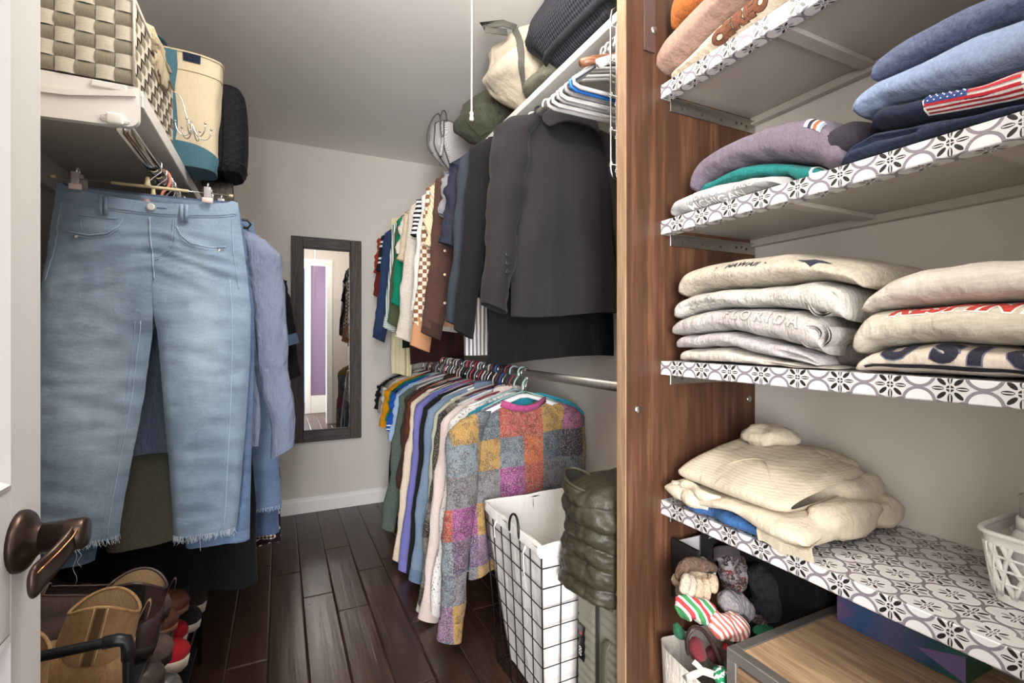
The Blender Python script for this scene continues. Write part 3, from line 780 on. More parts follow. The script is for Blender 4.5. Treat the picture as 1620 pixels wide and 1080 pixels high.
# hangers of the lower rail
used_labels = set()
def near_label(col, Y, rail, words):
    nm = min(words, key=lambda q: abs(q[0] - Y))
    for a in ('', 'second ', 'third ', 'fourth '):
        l = ('%sthin %s hanger by the %s on the %s rail' % (a, col, nm[1], rail)).strip()
        if l not in used_labels: break
    used_labels.add(l); return l
LOWW = [(3.37, 'black rose t-shirt'), (3.29, 'grey t-shirt'), (3.20, 'cream t-shirt'), (3.08, 'mustard dress'), (3.0, 'emerald t-shirt'), (2.91, 'royal blue t-shirt'), (2.84, 'pale blue shirt'), (2.74, 'grey green fleece'), (2.62, 'dark brown fleece'), (2.53, 'rust sweater'), (2.45, 'cream sweater'), (2.35, 'lavender top'), (2.26, 'black sweater'), (2.15, 'denim shirt'), (2.07, 'sage jacket'), (2.0, 'checked flannel'), (1.915, 'pink overshirt'), (1.85, 'speckled blouse'), (1.80, 'teal sweater')]
UPW = [(3.40, 'brick red t-shirt'), (3.29, 'black polo'), (3.18, 'navy shirt'), (3.09, 'black dress'), (2.93, 'pinstriped shirt'), (2.83, 'olive sweater'), (2.70, 'cream t-shirt'), (2.62, 'beige t-shirt'), (2.45, 'oatmeal sweater'), (2.37, 'striped t-shirt'), (2.28, 'white blouse'), (2.16, 'checkered cardigan'), (2.10, 'tan blouse'), (1.99, 'brown shirt'), (1.93, 'grey t-shirt'), (1.86, 'striped tunic'), (1.80, 'navy blouse'), (1.71, 'black denim jacket'), (1.62, 'black cardigan'), (1.56, 'flared blouse')]
hn = 'hangers on the lower right rail'
NAMES = {'#e8e6e2': 'white', '#c9c6c6': 'light grey', '#5d2733': 'maroon', '#cfa98f': 'beige', '#d9d9dc': 'pale grey', '#2a2c38': 'navy', '#7d2f3d': 'wine red', '#9fb7b5': 'pale teal', '#d8d2cc': 'off white', '#b7a7b0': 'mauve', '#4f6a78': 'slate blue', '#d98b86': 'coral', '#e4e2de': 'bright white', '#8a8d92': 'mid grey', '#d2456c': 'hot pink', '#b53c4c': 'red', '#3559a8': 'royal blue', '#a7cfc4': 'mint'}
Y = 3.30; i = 0
while Y > 1.84:
    hc = hangcol(i)
    if i in (22, 25): hc = '#d2456c' if i == 22 else '#b53c4c'
    if i == 31: hc = '#3559a8'
    hanger('plastic' if i % 4 else 'velvet', plain('hanger_plastic_' + hc, hc, .35), RX + rnd.uniform(-.004, .004), Y, RZ2 + .0015, rnd.uniform(-.18, .18), near_label(NAMES[hc], Y, 'lower', LOWW), hn)
    Y -= rnd.uniform(.034, .048); i += 1
hanger('plastic', plain('mint_plastic', '#a7cfc4', .35), RX, 1.775, RZ2 + .0015, .1, 'mint green hanger at the near end of the lower rail', hn, hw=.2)
hanger('wire', CHROME, RX, 1.745, RZ2 + .0015, .14, 'chrome wire hook next to the mint hanger', hn, hw=.19)
t_ = hanger('wood', plain('white_plastic_body', '#d9d6d3', .4), RX - .02, 1.728, RZ2 - .005, .17, 'broad white hanger holding the multicoloured plaid overshirt', hn, hw=.21)

# ---------------------------------------------------------------- upper right rail
GU = 'clothes on the upper right rail'
def upper(name, label, cat, m_, Y, **k):
    k.setdefault('w', .43); k.setdefault('group', GU)
    return garment(name, label, cat, m_, RX + k.pop('dx', 0), Y, RZ1 - k.pop('dz', 0), k.pop('yaw', rnd.uniform(-.05, .05)), **k)
upper('t_shirt', 'brick red t-shirt at the far end of the upper rail', 't-shirt', fab('#a03a28'), 3.40, L=.62, slen=.30, seed=31)
upper('blouse', 'dark maroon blouse below the brick red sleeve at the far wall', 'top', fab('#6d2823'), 3.36, L=.62, slen=.46, seed=32, sr=.052)
upper('polo_shirt', 'black polo shirt with white double stripes on the sleeve', 'shirt', BLK, 3.29, L=.70, slen=.30, seed=33, sm=stripes(['#1f2026'] * 5 + ['#e6e4e0', '#1f2026', '#e6e4e0'], .11, 2), flare=.03)
upper('shirt', 'navy blue long sleeved shirt with a pale cuff button', 'shirt', fab('#2b3a57', '#35476a', wr=.7), 3.18, L=.66, sl='long', slen=.72, seed=34, spread=1.1, cuff=(fab('#27344f'), .06), buttons=0)
upper('dress', 'black sleeveless dress hanging low behind the navy shirt', 'dress', BLK, 3.09, L=.84, sl='none', seed=35, w=.40)
upper('vest', 'pale straw coloured long vest hanging lowest at the far end', 'vest', fab('#d9cfa8'), 3.14, L=1.02, sl='none', seed=36, w=.13, dx=-.19, neck=.03)
upper('dress', 'dark maroon long dress hanging behind the oatmeal sweater', 'dress', fab('#3a1f1f'), 2.88, L=.94, sl='none', seed=39, w=.34, dx=-.03)
upper('striped_shirt', 'white and green pinstriped shirt with long sleeves on the upper rail', 'shirt', stripes(['#dfe5df', '#dfe5df', '#43705c'], .011, 0, .0), 2.93, L=.66, sl='long', slen=.66, seed=37, spread=1.0, cuff=(stripes(['#dfe5df', '#dfe5df', '#43705c'], .010, 2), .06))
upper('sweater', 'olive green sweater between the pinstriped shirt and cream tees', 'sweater', fab('#4b5038', '#595e44'), 2.83, L=.68, sl='long', slen=.66, seed=38)
upper('blouse', 'emerald green blouse glimpsed behind the oatmeal sweater', 'blouse', fab('#127a5c'), 2.76, L=.60, sl='long', slen=.55, seed=39)
upper('t_shirt', 'cream cotton t-shirt near the middle of the upper rail', 't-shirt', fab('#d9d0c1'), 2.70, L=.74, slen=.28, seed=40)
upper('t_shirt', 'beige rolled sleeve t-shirt beside the cream one', 't-shirt', fab('#cdbb9e'), 2.62, L=.66, slen=.31, seed=41, cuff=(fab('#c4b190'), .04))
upper('sweater', 'speckled oatmeal knit sweater with a loose gathered cuff', 'sweater', fab('#cbbfae', '#dad0c2', fuzz=.7, scale=160, mott=.2), 2.45, L=.70, sl='long', slen=.72, seed=42, spread=1.15, sr=.07, cuff=(fab('#d7cdbe', wrs=80, wr=.7), .05))
upper('striped_tee', 'black and white striped t-shirt on the upper rail', 't-shirt', stripes(['#e7e4de', '#222226'], .022, 2), 2.37, L=.60, slen=.24, seed=43)
upper('blouse', 'crinkled white cotton blouse beside the checkered knit', 'blouse', fab('#dedad3', wr=.9, wrs=22), 2.28, L=.66, sl='long', slen=.62, seed=44, spread=1.0)
CHK = checks('#7c573f', '#e3d3c2', .022, ax=(1, 2))
CHKb = checks('#7c573f', '#d9c8b6', .018, ax=(0, 2))
t_, pt_ = upper('checkered_cardigan', 'brown and white checkered knit cardigan with a tan hem', 'cardigan', CHKb, 2.16, L=.72, sl='long', slen=.72, seed=45, spread=1.1, sr=.075, hem=(fab('#b4825e', fuzz=.6), .09), cuff=(fab('#b4825e', fuzz=.6), .14))
upper('blouse', 'tan striped blouse with its wide collar edge showing', 'blouse', stripes(['#c9b48c', '#c9b48c', '#e2d4b4'], .012, 0, .5), 2.10, L=.58, sl='short', slen=.34, seed=46, sr=.066)
t_, pt_ = upper('shirt', 'dark brown shirt with puffed sleeves and pearl buttons', 'shirt', fab('#45302a', '#543b33', wr=.7), 1.99, L=.70, sl='long', slen=.70, seed=47, spread=1.1, sr=.07, cuff=(fab('#3b2923'), .06), collar=(fab('#4a342d'), 'shirt'))
for zz in (-.50, -.60, -.72): G().lathe([(.006, 0), (.006, .002), (.003, .003)], 10, Matrix.Translation((-.275, -.040, zz)) @ Matrix.Rotation(pi / 2, 4, 'X')).mk('button', plain('pearl_button', '#d9c7a4', .25), t_)
upper('t_shirt', 'grey t-shirt sliver between the brown shirt and the navy blouse', 't-shirt', fab('#7f7e80'), 1.93, L=.56, slen=.24, seed=48)
upper('striped_tunic', 'grey and white vertically striped tunic with its hem showing', 'tunic', stripes(['#cfc9c6', '#6f6a6b'], .016, 0), 1.86, L=.84, sl='none', seed=49, w=.46)
upper('blouse', 'dark navy blouse with a slippery sheen next to black jackets', 'blouse', fab('#1a1b26', '#242638', rough=.6, wr=.9), 1.80, L=.62, sl='short', slen=.38, seed=50, sr=.075)
DKD = denim('#17191e', '#282c33', lite=.965)
upper('denim_jacket', 'washed black denim jacket with pale stitching', 'jacket', DKD, 1.71, L=.64, sl='long', slen=.66, seed=51, spread=1.0, sr=.068, cuff=(DKD, .06), collar=(DKD, 'shirt'))
upper('jacket', 'plain black cardigan squeezed between black denim and the blazer', 'cardigan', fab('#181718', fuzz=.6), 1.62, L=.76, sl='long', slen=.72, seed=52, spread=1.0)
upper('blouse', 'black flared blouse hanging lowest behind the blazer', 'blouse', fab('#131213', wr=.7), 1.56, L=.86, sl='none', seed=53, w=.50, flare=.12, dx=.03)
BLZ = fab('#232122', '#2c2a2a', scale=500, mott=.12, wr=.22, wrs=7, fuzz=.15)
t_, pt_ = upper('blazer', 'charcoal black tailored blazer seen from behind', 'blazer', BLZ, 1.445, L=.70, sl='long', slen=.64, seed=60, w=.41, th=.05, flare=.10, sr=.072, spread=.9, yaw=.03, dx=.01, seam=(plain('dark_seam', '#222226', .9), (0.0, -.55, .55)), fold=.014)
g = G()
g.strip([(-.118, -.030, -.150), (-.090, -.056, -.124), (-.045, -.064, -.112), (0, -.066, -.110), (.045, -.064, -.112), (.090, -.056, -.124), (.118, -.030, -.150)], .074, .007, up=(0, .30, 1))
g.strip([(-.085, -.012, -.100), (-.045, -.040, -.082), (0, -.044, -.079), (.045, -.040, -.082), (.085, -.012, -.100)], .03, .006, up=(0, .1, 1))
g.mk('collar', BLZ, t_, sub=1)
for q in range(3): G().lathe([(.0075, 0), (.0075, .002), (.006, .003), (.004, .0022)], 14, Matrix.Translation((-.262, -.052, -.655 + .027 * q)) @ Matrix.Rotation(pi / 2, 4, 'X')).mk('cuff_button', plain('dark_button', '#2b2b2f', .2, 0, .6), t_)
# hangers of the upper rail
hu = 'hangers on the upper right rail'
Y = 3.36; i = 3
while Y > 1.52:
    hc = hangcol(i * 5)
    if Y < 2.0: hc = ['#e8e6e2', '#2a2c38', '#d2456c', '#a7cfc4', '#c9c6c6', '#2a2c38', '#d8d2cc'][i % 7]
    hanger('plastic', plain('hanger_plastic_' + hc, hc, .35), RX, Y, RZ1 + .0015, rnd.uniform(-.12, .12), near_label(NAMES[hc], Y, 'upper', UPW), hu)
    Y -= rnd.uniform(.05, .065); i += 1
hanger('velvet', BLACKP, RX + .01, 1.445, RZ1 + .0015, .03, 'black hanger with chrome hook holding the charcoal blazer', hu, hw=.165)
he = 'empty hangers at the near end of the upper rail'
for q, (Y, hc, kd, lab) in enumerate(((1.205, '#b3aeab', 'wide', 'farthest grey plastic hanger of the empty bunch'), (1.182, '#dcd8d4', 'wide', 'white plastic hanger, second from the blazer in the empty bunch'), (1.158, '#a9a5a4', 'wide', 'mid grey plastic hanger behind the bright white one'), (1.136, '#e6e3df', 'wide', 'bright white hanger in the middle of the empty bunch'), (1.113, '#8f8c8c', 'wide', 'darker grey hanger just behind the blue one'), (1.092, '#2f6fbd', 'wide', 'bright blue plastic hanger among the empty ones'), (1.071, '#b5b1af', 'wide', 'nearest grey hanger under the wooden one'))):
    hanger(kd, plain('hanger_plastic_' + hc, hc, .32), RX, Y, RZ1 + .0015, .012 * (q % 3 - 1), lab, he, hw=.205)
hanger('wood', wood('#5d3c2a', '#7b5038', '#9a6b4c', 1.5, 0, .4), RX, 1.058, RZ1 + .0015, 0, 'brown wooden suit hanger on top of the empty hangers', he, hw=.19)
hanger('wood', plain('white_hanger_gloss', '#e9e7e3', .25), RX + .02, 1.040, RZ1 + .0015, 0, 'thick white hanger beside the brown wooden one', he, hw=.17)
# chrome tiered clip hanger beside the panel
th_ = thing('tiered_skirt_hanger', 'chrome multi tier wire hanger in front of the wood panel edge', 'hanger', (RX, 1.012, RZ1 + .0015))
G().tube(hook_path(.0215, .07), .0022, 8).mk('hook', CHROME, th_)
zt, zb = CZ + .832 - RZ1, CZ + .405 - RZ1
for yy in (-.013, .016):
    a0 = W(964 if yy < 0 else 973, 100, 1.018 + yy).x - RX
    P = [(.0, yy, zt + .012), (a0 + .02, yy, zt + .012), (a0 + .004, yy, zt), (a0, yy, zt - .02), (a0, yy, zb + .02), (a0 + .005, yy, zb + .004), (a0 + .02, yy, zb), (.15, yy, zb), (.165, yy, zb + .02), (.165, yy, zt)]
    G().tube(P, .0026, 8).mk('wire_frame', CHROME, th_)
for q in range(5):
    zz = zt - .04 - q * .088
    for yy in (-.013, .016):
        a0 = W(964 if yy < 0 else 973, 100, 1.018 + yy).x - RX
        wr_ = G().tube([(a0, yy + .006 * cos(a), zz + .006 * sin(a)) for a in [2 * pi * i / 10 for i in range(10)]], .0012, 6, closed=True)
        wr_.tube([(a0 - .004, yy, zz), (.16, yy, zz)], .0016, 6)
        wr = wr_.mk('cross_bar', CHROME, th_)
        G().box(a0 + .03, a0 + .05, yy - .008, yy + .008, zz - .035, zz + .006, .002).mk('clip', BLACKP, wr)
# ================================================================== left rail: jeans and other clothes
def jeans(name, label, Y, dx, m_, ol, details=False, th=.032, seed=0, hemrag=None, cuffm=None, group='jeans on the left rail', zshift=0.0, hemlift=(0, 0)):
    """ol: outline tables in photo pixels at plane Y"""
    PY = ol['Y']
    def tb(k): 
        r = [W(px, py, PY) for px, py in ol[k]]
        return [(v.z, v.x) for v in r]
    R, RI, LI, LO, TOP = tb('ro'), tb('ri'), tb('li'), tb('lo'), [W(px, py, PY) for px, py in ol['top']]
    cx = (TOP[0].x + TOP[-1].x) / 2; z0 = sum(v.z for v in TOP) / len(TOP)
    zc = RI[0][0]
    t = thing(name, label, 'jeans', (cx + dx, Y, z0 + zshift), 0, group)
    hem = {1: R[-1][0] + hemlift[1], -1: LO[-1][0] + hemlift[0]}
    def ends(sg, z):
        o = interp(R if sg > 0 else LO, z)
        if z > zc: i = interp([(z0, cx), (zc, RI[0][1])], z)
        else: i = interp(RI if sg > 0 else LI, z)
        return i, o
    def front(sg, f, z, side=-1):
        i, o = ends(sg, z); x = lerp(i, o, f)
        b = smoothstep(zc + .03, zc - .07, z)
        ka = sqrt(max(0, 1 - f ** 2.6)); kb = sqrt(max(0, 1 - (2 * f - 1) ** 2)) ** .8
        y = side * th * lerp(ka, kb, b)
        tt = (z0 - z)
        y += .010 * smoothstep(.05, .3, tt) * nz(x * 9, z * 3.5, seed + sg) + .0055 * smoothstep(.03, .12, tt) * nz(x * 14 + 3, z * 30, seed) + .003 * smoothstep(.05, .2, tt) * nz(x * 45, z * 18, seed + 7)
        if side < 0: y -= .011 * math.exp(-((tt - .18) / .07) ** 2) * (nz(x * 7, (z + abs(x - cx) * .35) * 55, seed + 2))
        dz = -.030 * max(0, cos(pi / 2 * min(1, abs(x - cx) / .185))) ** .6 * max(0, 1 - tt / .16) if side < 0 and details else 0
        return Vector((x - cx, y, z - z0 + dz))
    nz_, ns = 110, 18
    g = G()
    for sg in (-1, 1):
        zh = hem[sg]
        for side in (-1, 1):
            g.grid(lambda u, v: front(sg, u, lerp(z0, zh + (.006 * sin(u * 5)), v), side), ns, nz_, flip=(sg * side < 0))
    body = g.mk('denim_body', m_, t)
    dk = cuffm or m_
    # stitched hem bands and fray
    for sg in (-1, 1):
        zh = hem[sg]
        if hemrag:
            g = G(); r_ = random.Random(seed + sg)
            for q in range(150):
                f = r_.random(); side = -1 if r_.random() < .72 else 1
                p = front(sg, f, zh + .004, side); ln = r_.uniform(.006, .016) * (2.6 if r_.random() < .03 else 1)
                d_ = Vector((r_.uniform(-.006, .006), r_.uniform(-.003, .003), -ln))
                g.tube([p + Vector((0, side * .001, .006)), p + d_ * .5, p + d_ + Vector((r_.uniform(-.003, .003), 0, 0))], .0006, 3, caps=False)
            fr = g.mk('frayed_hem', plain('frayed_threads', '#c9d4dd', .9), t); fr['kind'] = 'stuff'
        else:
            G().grid(lambda u, v: front(sg, u, zh + .028 * (1 - v), -1) + Vector((0, -.0014, 0)), ns, 3, flip=sg > 0).mk('hem_band', dk, t)
    if not details: return t
    ST = plain('denim_stitch', '#93a8ba', .8); DKS = m_
    # waistband: front and a visible back inside
    def fx(X, z, side=-1, off=0.0):
        x = X + cx; sg = 1 if x > interp([(z0, cx), (zc, RI[0][1])], max(z + z0, zc)) else -1
        i, o = ends(sg, z + z0); f = min(1, max(0, (x - i) / (o - i)))
        return front(sg, f, z + z0, side) + Vector((0, side * off, 0))
    xl, xr = LO[0][1] - cx, R[0][1] - cx
    def band(u, v, side=-1, off=.0022):
        X = lerp(xl, xr, u); dip = -.026 * sin(pi * u) ** .7
        p = fx(X * .999, -.001 - .036 * v, side, off)
        return p
    G().grid(lambda u, v: band(u, v), 30, 3, flip=True).mk('waistband', DKS, t)
    G().grid(lambda u, v: fx(lerp(xl, xr, u) * .99, .006 - .045 * v, 1, .001), 24, 3).mk('waistband_back', denim('#2c4260', '#3f5a7c'), t)
    def line(nm, pts, off=.0016, r=.0011, m2=ST, n=14):
        P = []
        for (a, b), (c_, d_) in zip(pts, pts[1:]):
            for q in range(n): P.append(fx(lerp(a, c_, q / n), lerp(b, d_, q / n), -1, off))
        P.append(fx(pts[-1][0], pts[-1][1], -1, off))
        return G().tube(P, r, 5).mk(nm, m2, t)
    line('waistband_stitch', [(xl * .97, -.042), (-.09, -.042), (0, -.042), (.09, -.042), (xr * .97, -.042)], r=.0008)
    # fly
    X0 = .004
    line('fly_edge', [(X0 - .006, -.052), (X0 - .004, -.12), (X0 + .002, -.19), (X0 + .004, -.235)], r=.0014, m2=plain('denim_edge', '#a9bdcb', .8))
    line('fly_stitch', [(X0 + .052, -.055), (X0 + .050, -.12), (X0 + .040, -.16), (X0 + .006, -.185)], r=.0008)
    line('fly_stitch', [(X0 + .046, -.055), (X0 + .044, -.12), (X0 + .036, -.155), (X0 + .006, -.178)], r=.0008)
    # pockets
    pk = [(-.172, -.120), (-.13, -.125), (-.09, -.115), (-.068, -.092), (-.058, -.064)]
    for mi in (1, -1):
        pts = [(mi * a, b + (.0 if mi > 0 else -.012)) for a, b in pk]
        line('pocket_edge', pts, r=.0014, m2=plain('denim_edge', '#9fb5c5', .8)); line('pocket_stitch', [(a * .985, b - .008) for a, b in pts], r=.0008); 
        p = fx(pts[0][0] * .90, pts[0][1] - .012, -1, .001)
        G().lathe([(.0048, 0), (.0048, .001), (.003, .002)], 12, Matrix.Translation(p) @ Matrix.Rotation(pi / 2, 4, 'X')).mk('rivet', STEEL, t)
    line('coin_pocket', [(-.150, -.072), (-.072, -.067)], r=.0013); line('coin_pocket', [(-.146, -.082), (-.142, -.112)], r=.0009)
    line('side_seam', [(xr * .93, -.05), (xr * .955, -.15), (xr * 1.02, -.25)], r=.0014)
    line('side_seam', [(xl * .93, -.05), (xl * .99, -.15), (xl * 1.10, -.25)], r=.0014)
    # inseam on the left leg, outseam on the right
    for sg, f in ((-1, .10), (1, .80)):
        zt_ = zc - .02 if sg < 0 else zc + .1
        P = [front(sg, f, lerp(zt_, hem[sg] + .01, q / 40)) + Vector((0, -.0016, 0)) for q in range(41)]
        G().tube(P, .0013, 5).mk('leg_seam', plain('denim_edge2', '#a9bccb', .8), t)
        P = [front(sg, f + (.05 if sg < 0 else -.04), lerp(zt_, hem[sg] + .01, q / 40)) + Vector((0, -.001, 0)) for q in range(41)]
        G().tube(P, .0007, 4).mk('leg_stitch', ST, t)
    for q, sgx in enumerate((-.098, .075)):
        g = G(); zz = -.056; dd = -.0
        for o_ in (-.0055, .0055):
            g.strip([fx(sgx + o_, -.004 + dd, -1, .0035), fx(sgx + o_, -.03 + dd, -1, .007), fx(sgx + o_ , -.062 + dd, -1, .005)], .008, .0025, up=(1, 0, 0))
        g.mk('belt_loop', DKS, t)
    p = band(.505, .48, -1, .004)
    b = G().lathe([(.0098, 0), (.0098, .0018), (.0085, .003), (.006, .0034), (.002, .003)], 22, Matrix.Translation(p) @ Matrix.Rotation(pi / 2, 4, 'X')).mk('button', plain('pale_metal_button', '#d8d5cc', .35, .35), t)
    G().box(p.x + .012, p.x + .034, p.y + .0015, p.y + .003, p.z - .0015, p.z + .0015).mk('buttonhole', plain('buttonhole', '#37506e', .9), t)
    G().box(-.028, -.012, .022, .024, -.030, -.010).mk('inner_label', plain('label_pink', '#c9a79e', .9), t)
    # loose threads
    for (a, b) in ((.10, .05), (.14, .09)):
        p = front(-1, .25 + a, hem[-1])
        P = [p + Vector((.004 * sin(q * 1.1 + a * 40), -.004, -b * q / 9)) for q in range(10)]
        G().tube(P, .0006, 4).mk('loose_thread', plain('frayed_threads', '#c9d4dd', .9), t)
    return t
OL = dict(Y=1.6,
    top=[(90, 290), (235, 306), (376, 320)],
    ro=[(376, 320), (384, 380), (392, 440), (397, 490), (396, 560), (388, 680), (379, 790), (374, 836)],
    ri=[(246, 497), (252, 560), (259, 640), (266, 720), (271, 790), (274, 842)],
    li=[(246, 497), (240, 540), (226, 640), (210, 720), (197, 790), (186, 868)],
    lo=[(90, 290), (80, 360), (66, 450), (57, 550), (48, 700), (36, 800), (26, 872)])
JD = denim('#4f6b87', '#a0b5c4', fc=[(-.12, -.50, .07, .22, .42), (.10, -.34, .07, .20, .55), (.13, -.55, .05, .14, .25), (-.10, -.66, .05, .08, .35)])
jeans('jeans', 'light blue cropped jeans with frayed hems hanging in front on clips', 1.60, 0, JD, OL, True, seed=3, hemrag=True)
OL2 = dict(Y=1.66, top=[(98, 300), (240, 312), (378, 326)],
    ro=[(378, 326), (388, 380), (396, 440), (402, 490), (402, 560), (399, 680), (396, 790), (395, 850)],
    ri=[(252, 500), (262, 600), (276, 700), (286, 790), (294, 866)],
    li=[(246, 500), (225, 600), (190, 720), (165, 800), (148, 894)],
    lo=[(98, 300), (86, 360), (72, 450), (64, 550), (50, 700), (40, 800), (30, 905)])
jeans('jeans', 'mid blue jeans behind the front pair, stitched hems showing below it', 1.665, 0, denim('#35547c', '#6485ad'), OL2, seed=8, th=.026, cuffm=denim('#4d6d95', '#7d9abb'))
# clip hangers carrying them
CLEARP = plain('clear_plastic', '#d6cfd0', .15); CLEARP.node_tree.nodes['Principled BSDF'].inputs['Transmission Weight'].default_value = .55
BAM = plain('beige_bar', '#cdbb93', .5)
def clip_hanger(label, Y, zb, xa, xb, clips):
    t = thing('clip_hanger', label, 'hanger', (LX, Y, LZ), 0, 'clip hangers on the left rail')
    G().tube([(-.016, .03, -.005), (-.021, .02, .008), (-.012, .012, .022), (.006, .005, .024), (.019, .002, .012), (.019, 0, -.012), (0, 0, -.03), (-.012, 0, -.045), (-.012, 0, zb - LZ)], .0017, 8).mk('hook', CHROME, t)
    h_ = zb - LZ
    G().tube([(-.012, 0, h_ + .026), (-.012, 0, h_ + .010), (-.012, 0, h_)], [.004, .006, .010], 10).mk('hook_socket', BAM, t)
    G().tube([(xa - LX, 0, h_), (xb - LX, 0, h_)], .0013, 6).mk('bar_wire', CHROME, t)
    a, b = lerp(xa, xb, .30) - LX, lerp(xa, xb, .74) - LX
    G().tube([(a, 0, h_), (b, 0, h_)], .0042, 10).mk('bar_sleeve', BAM, t)
    for e in (xa, xb): G().tube([(e - LX - .004, 0, h_), (e - LX + .006, 0, h_)], .0042, 8).mk('bar_tip', BAM, t)
    for cxp in clips:
        X = cxp - LX
        cl = G().box(X - .0085, X + .0085, -.040, -.036, h_ - .030, h_ + .008, .001).mk('clip', CLEARP, t)
        G().box(X - .0085, X + .0085, .020, .023, h_ - .030, h_ + .008, .001).mk('clip_back', CLEARP, cl)
        G().tube([(X - .008, -.008, h_ + .004), (X + .008, -.008, h_ + .004)], .006, 10).mk('clip_barrel', CLEARP, cl)
        G().box(X - .0125, X + .0125, -.0415, -.0355, h_ - .036, h_ - .022, .001).mk('clip_pad', plain('clip_pad_pink', '#d9c6bd', .4), cl)
        G().tube([(X, .004 + .010 * cos(q) - .022, h_ + .013 + .010 * sin(q)) for q in [2 * pi * i / 12 for i in range(12)]], .0022, 6, closed=True).mk('clip_spring', CHROME, cl)
    return t
vz = W(240, 303, 1.6).z + .012
clip_hanger('beige and wire clip hanger holding the front jeans', 1.60, vz, W(84, 290, 1.6).x, W(365, 310, 1.6).x, (W(128, 290, 1.6).x, W(331, 315, 1.6).x))
clip_hanger('second wire clip hanger behind, holding the mid blue jeans', 1.665, vz - .012, W(94, 290, 1.665).x, W(372, 310, 1.665).x, (W(138, 290, 1.665).x, W(352, 315, 1.665).x))
hl = 'hangers on the left rail'
hanger('wide', plain('salmon_velvet', '#d58a78', .7), LX, 1.70, LZ + .0015, 0, 'salmon pink hanger hook on the chrome rod', hl)
for q, (Y, m_, lab) in enumerate(((1.74, CHROME, 'slim chrome hook right behind the salmon hanger'), (1.79, CHROME, 'chrome hook, second behind the salmon hanger'), (1.86, BLACKP, 'black hanger hook in the middle of the left rail'), (1.95, CHROME, 'chrome hook farther along the left rail'), (2.06, plain('red_plastic', '#c0392f', .4), 'red hanger hook far along the left rail'), (2.25, BLACKP, 'black hook at the far part of the left rail'), (2.5, CHROME, 'farthest chrome hook on the left rail'))):
    hanger('velvet', m_, LX, Y, LZ + .0015, rnd.uniform(-.1, .1), lab, hl)
# padded black hanger end poking out beside the jeans
t_ = thing('clothes_hanger', 'black looped hanger end poking out beside the jeans', 'hanger', (LX, 1.99, LZ), 0, hl)
G().tube(hook_path(), .002, 8).mk('hook', CHROME, t_)
e = W(397, 355, 1.99)
G().tube([(-.2, 0, -.075), (0, 0, -.06), (.1, 0, e.z - LZ + .016), (e.x - LX - .012, 0, e.z - LZ + .014), (e.x - LX, 0, e.z - LZ), (e.x - LX - .010, 0, e.z - LZ - .014), (.06, 0, e.z - LZ - .016), (-.2, 0, -.10)], .0042, 10).mk('hanger_body', BLACKP, t_)

def left(name, label, cat, m_, Y, **k):
    k.setdefault('w', .42); k.setdefault('group', 'clothes on the left rail')
    return garment(name, label, cat, m_, LX + k.pop('dx', 0), Y, LZ - k.pop('dz', 0), k.pop('yaw', rnd.uniform(-.04, .04)), **k)
KH = fab('#77755f', '#868470', wr=.8, wrs=10)
t_, pt_ = left('khaki_skirt', 'olive khaki skirt showing between the legs of the front jeans', 'skirt', KH, 1.815, L=1.0, sl='none', w=.33, top=-.10, seed=71, th=.025, dx=.015, hem=(KH, .03), fold=.008)
G().tube([pt_(lerp(.15, .32, q / 10), lerp(.80, .97, q / 10), -1, .001) for q in range(11)], .0012, 5).mk('seam', plain('khaki_stitch', '#5c5a48', .9), t_)
CHB = denim('#66728f', '#98a3bd', name='chambray')
CHM = fab('#8f98ab', '#747f98', wr=.8, wrs=26, scale=500, mott=.2)
t_, pt_ = left('chambray_shirt', 'lavender blue chambray shirt dress with long rolled cuffs behind the jeans', 'shirt', CHM, 1.745, L=.725, sl='long', slen=.66, w=.44, seed=72, sr=.058, dx=.03, spread=.75, cuff=(CHM, .10), th=.03, fold=.016, hem=(CHM, .012), lowneck=0)
for q in range(6): G().lathe([(.006, 0), (.006, .002), (.003, .003)], 10, Matrix.Translation(pt_(.18, .62 + .06 * q, -1, .004)) @ Matrix.Rotation(pi / 2, 4, 'X')).mk('button', plain('grey_button', '#8d8f96', .3), t_)
BD = fab('#17181b', mott=.2)
left('black_dress', 'long black dress hanging lowest behind the front jeans', 'dress', BD, 1.88, L=1.20, sl='none', w=.46, flare=.10, seed=73, dx=-.01, th=.035)
OL3 = dict(Y=1.93, top=[(180, 330), (290, 340), (402, 356)],
    ro=[(402, 356), (412, 410), (421, 480), (428, 560), (433, 640), (440, 720), (446, 800)],
    ri=[(300, 500), (312, 600), (326, 700), (332, 804)],
    li=[(290, 500), (270, 600), (250, 700), (240, 804)],
    lo=[(180, 330), (170, 400), (160, 500), (150, 600), (146, 700), (140, 804)])
jeans('jeans', 'faded mid blue jeans with a shaggy frayed hem to the right of the front pair', 2.03, 0, denim('#3c5b82', '#7f9cbd'), dict(OL3, Y=2.03), seed=15, th=.03, hemrag=True)
OL4 = dict(OL3, ro=[(402, 356), (410, 410), (418, 480), (423, 560), (428, 640), (436, 720), (442, 838)], lo=[(180, 330), (170, 400), (160, 500), (150, 600), (146, 700), (140, 838)], ri=[(300, 500), (312, 600), (326, 700), (332, 838)], li=[(290, 500), (270, 600), (250, 700), (240, 838)])
jeans('jeans', 'dark indigo jeans peeking out below the shaggy hem', 2.11, 0, denim('#27446d', '#42648f'), dict(OL4, Y=2.11), seed=19, th=.03)
left('houndstooth_dress', 'brown and cream houndstooth dress hem beside the floor planks', 'dress', gingham('#3b2a27', '#8a766c', '#e6ded6', .014), 2.24, L=1.20, sl='none', w=.46, seed=76, dx=.055, flare=.02)
left('polka_dot_dress', 'dark maroon dress with white polka dots at its hem', 'dress', dots('#2b1a20', '#e9e4e2', .034, .24), 2.36, L=1.26, sl='none', w=.48, seed=77, dx=.065, flare=.04)
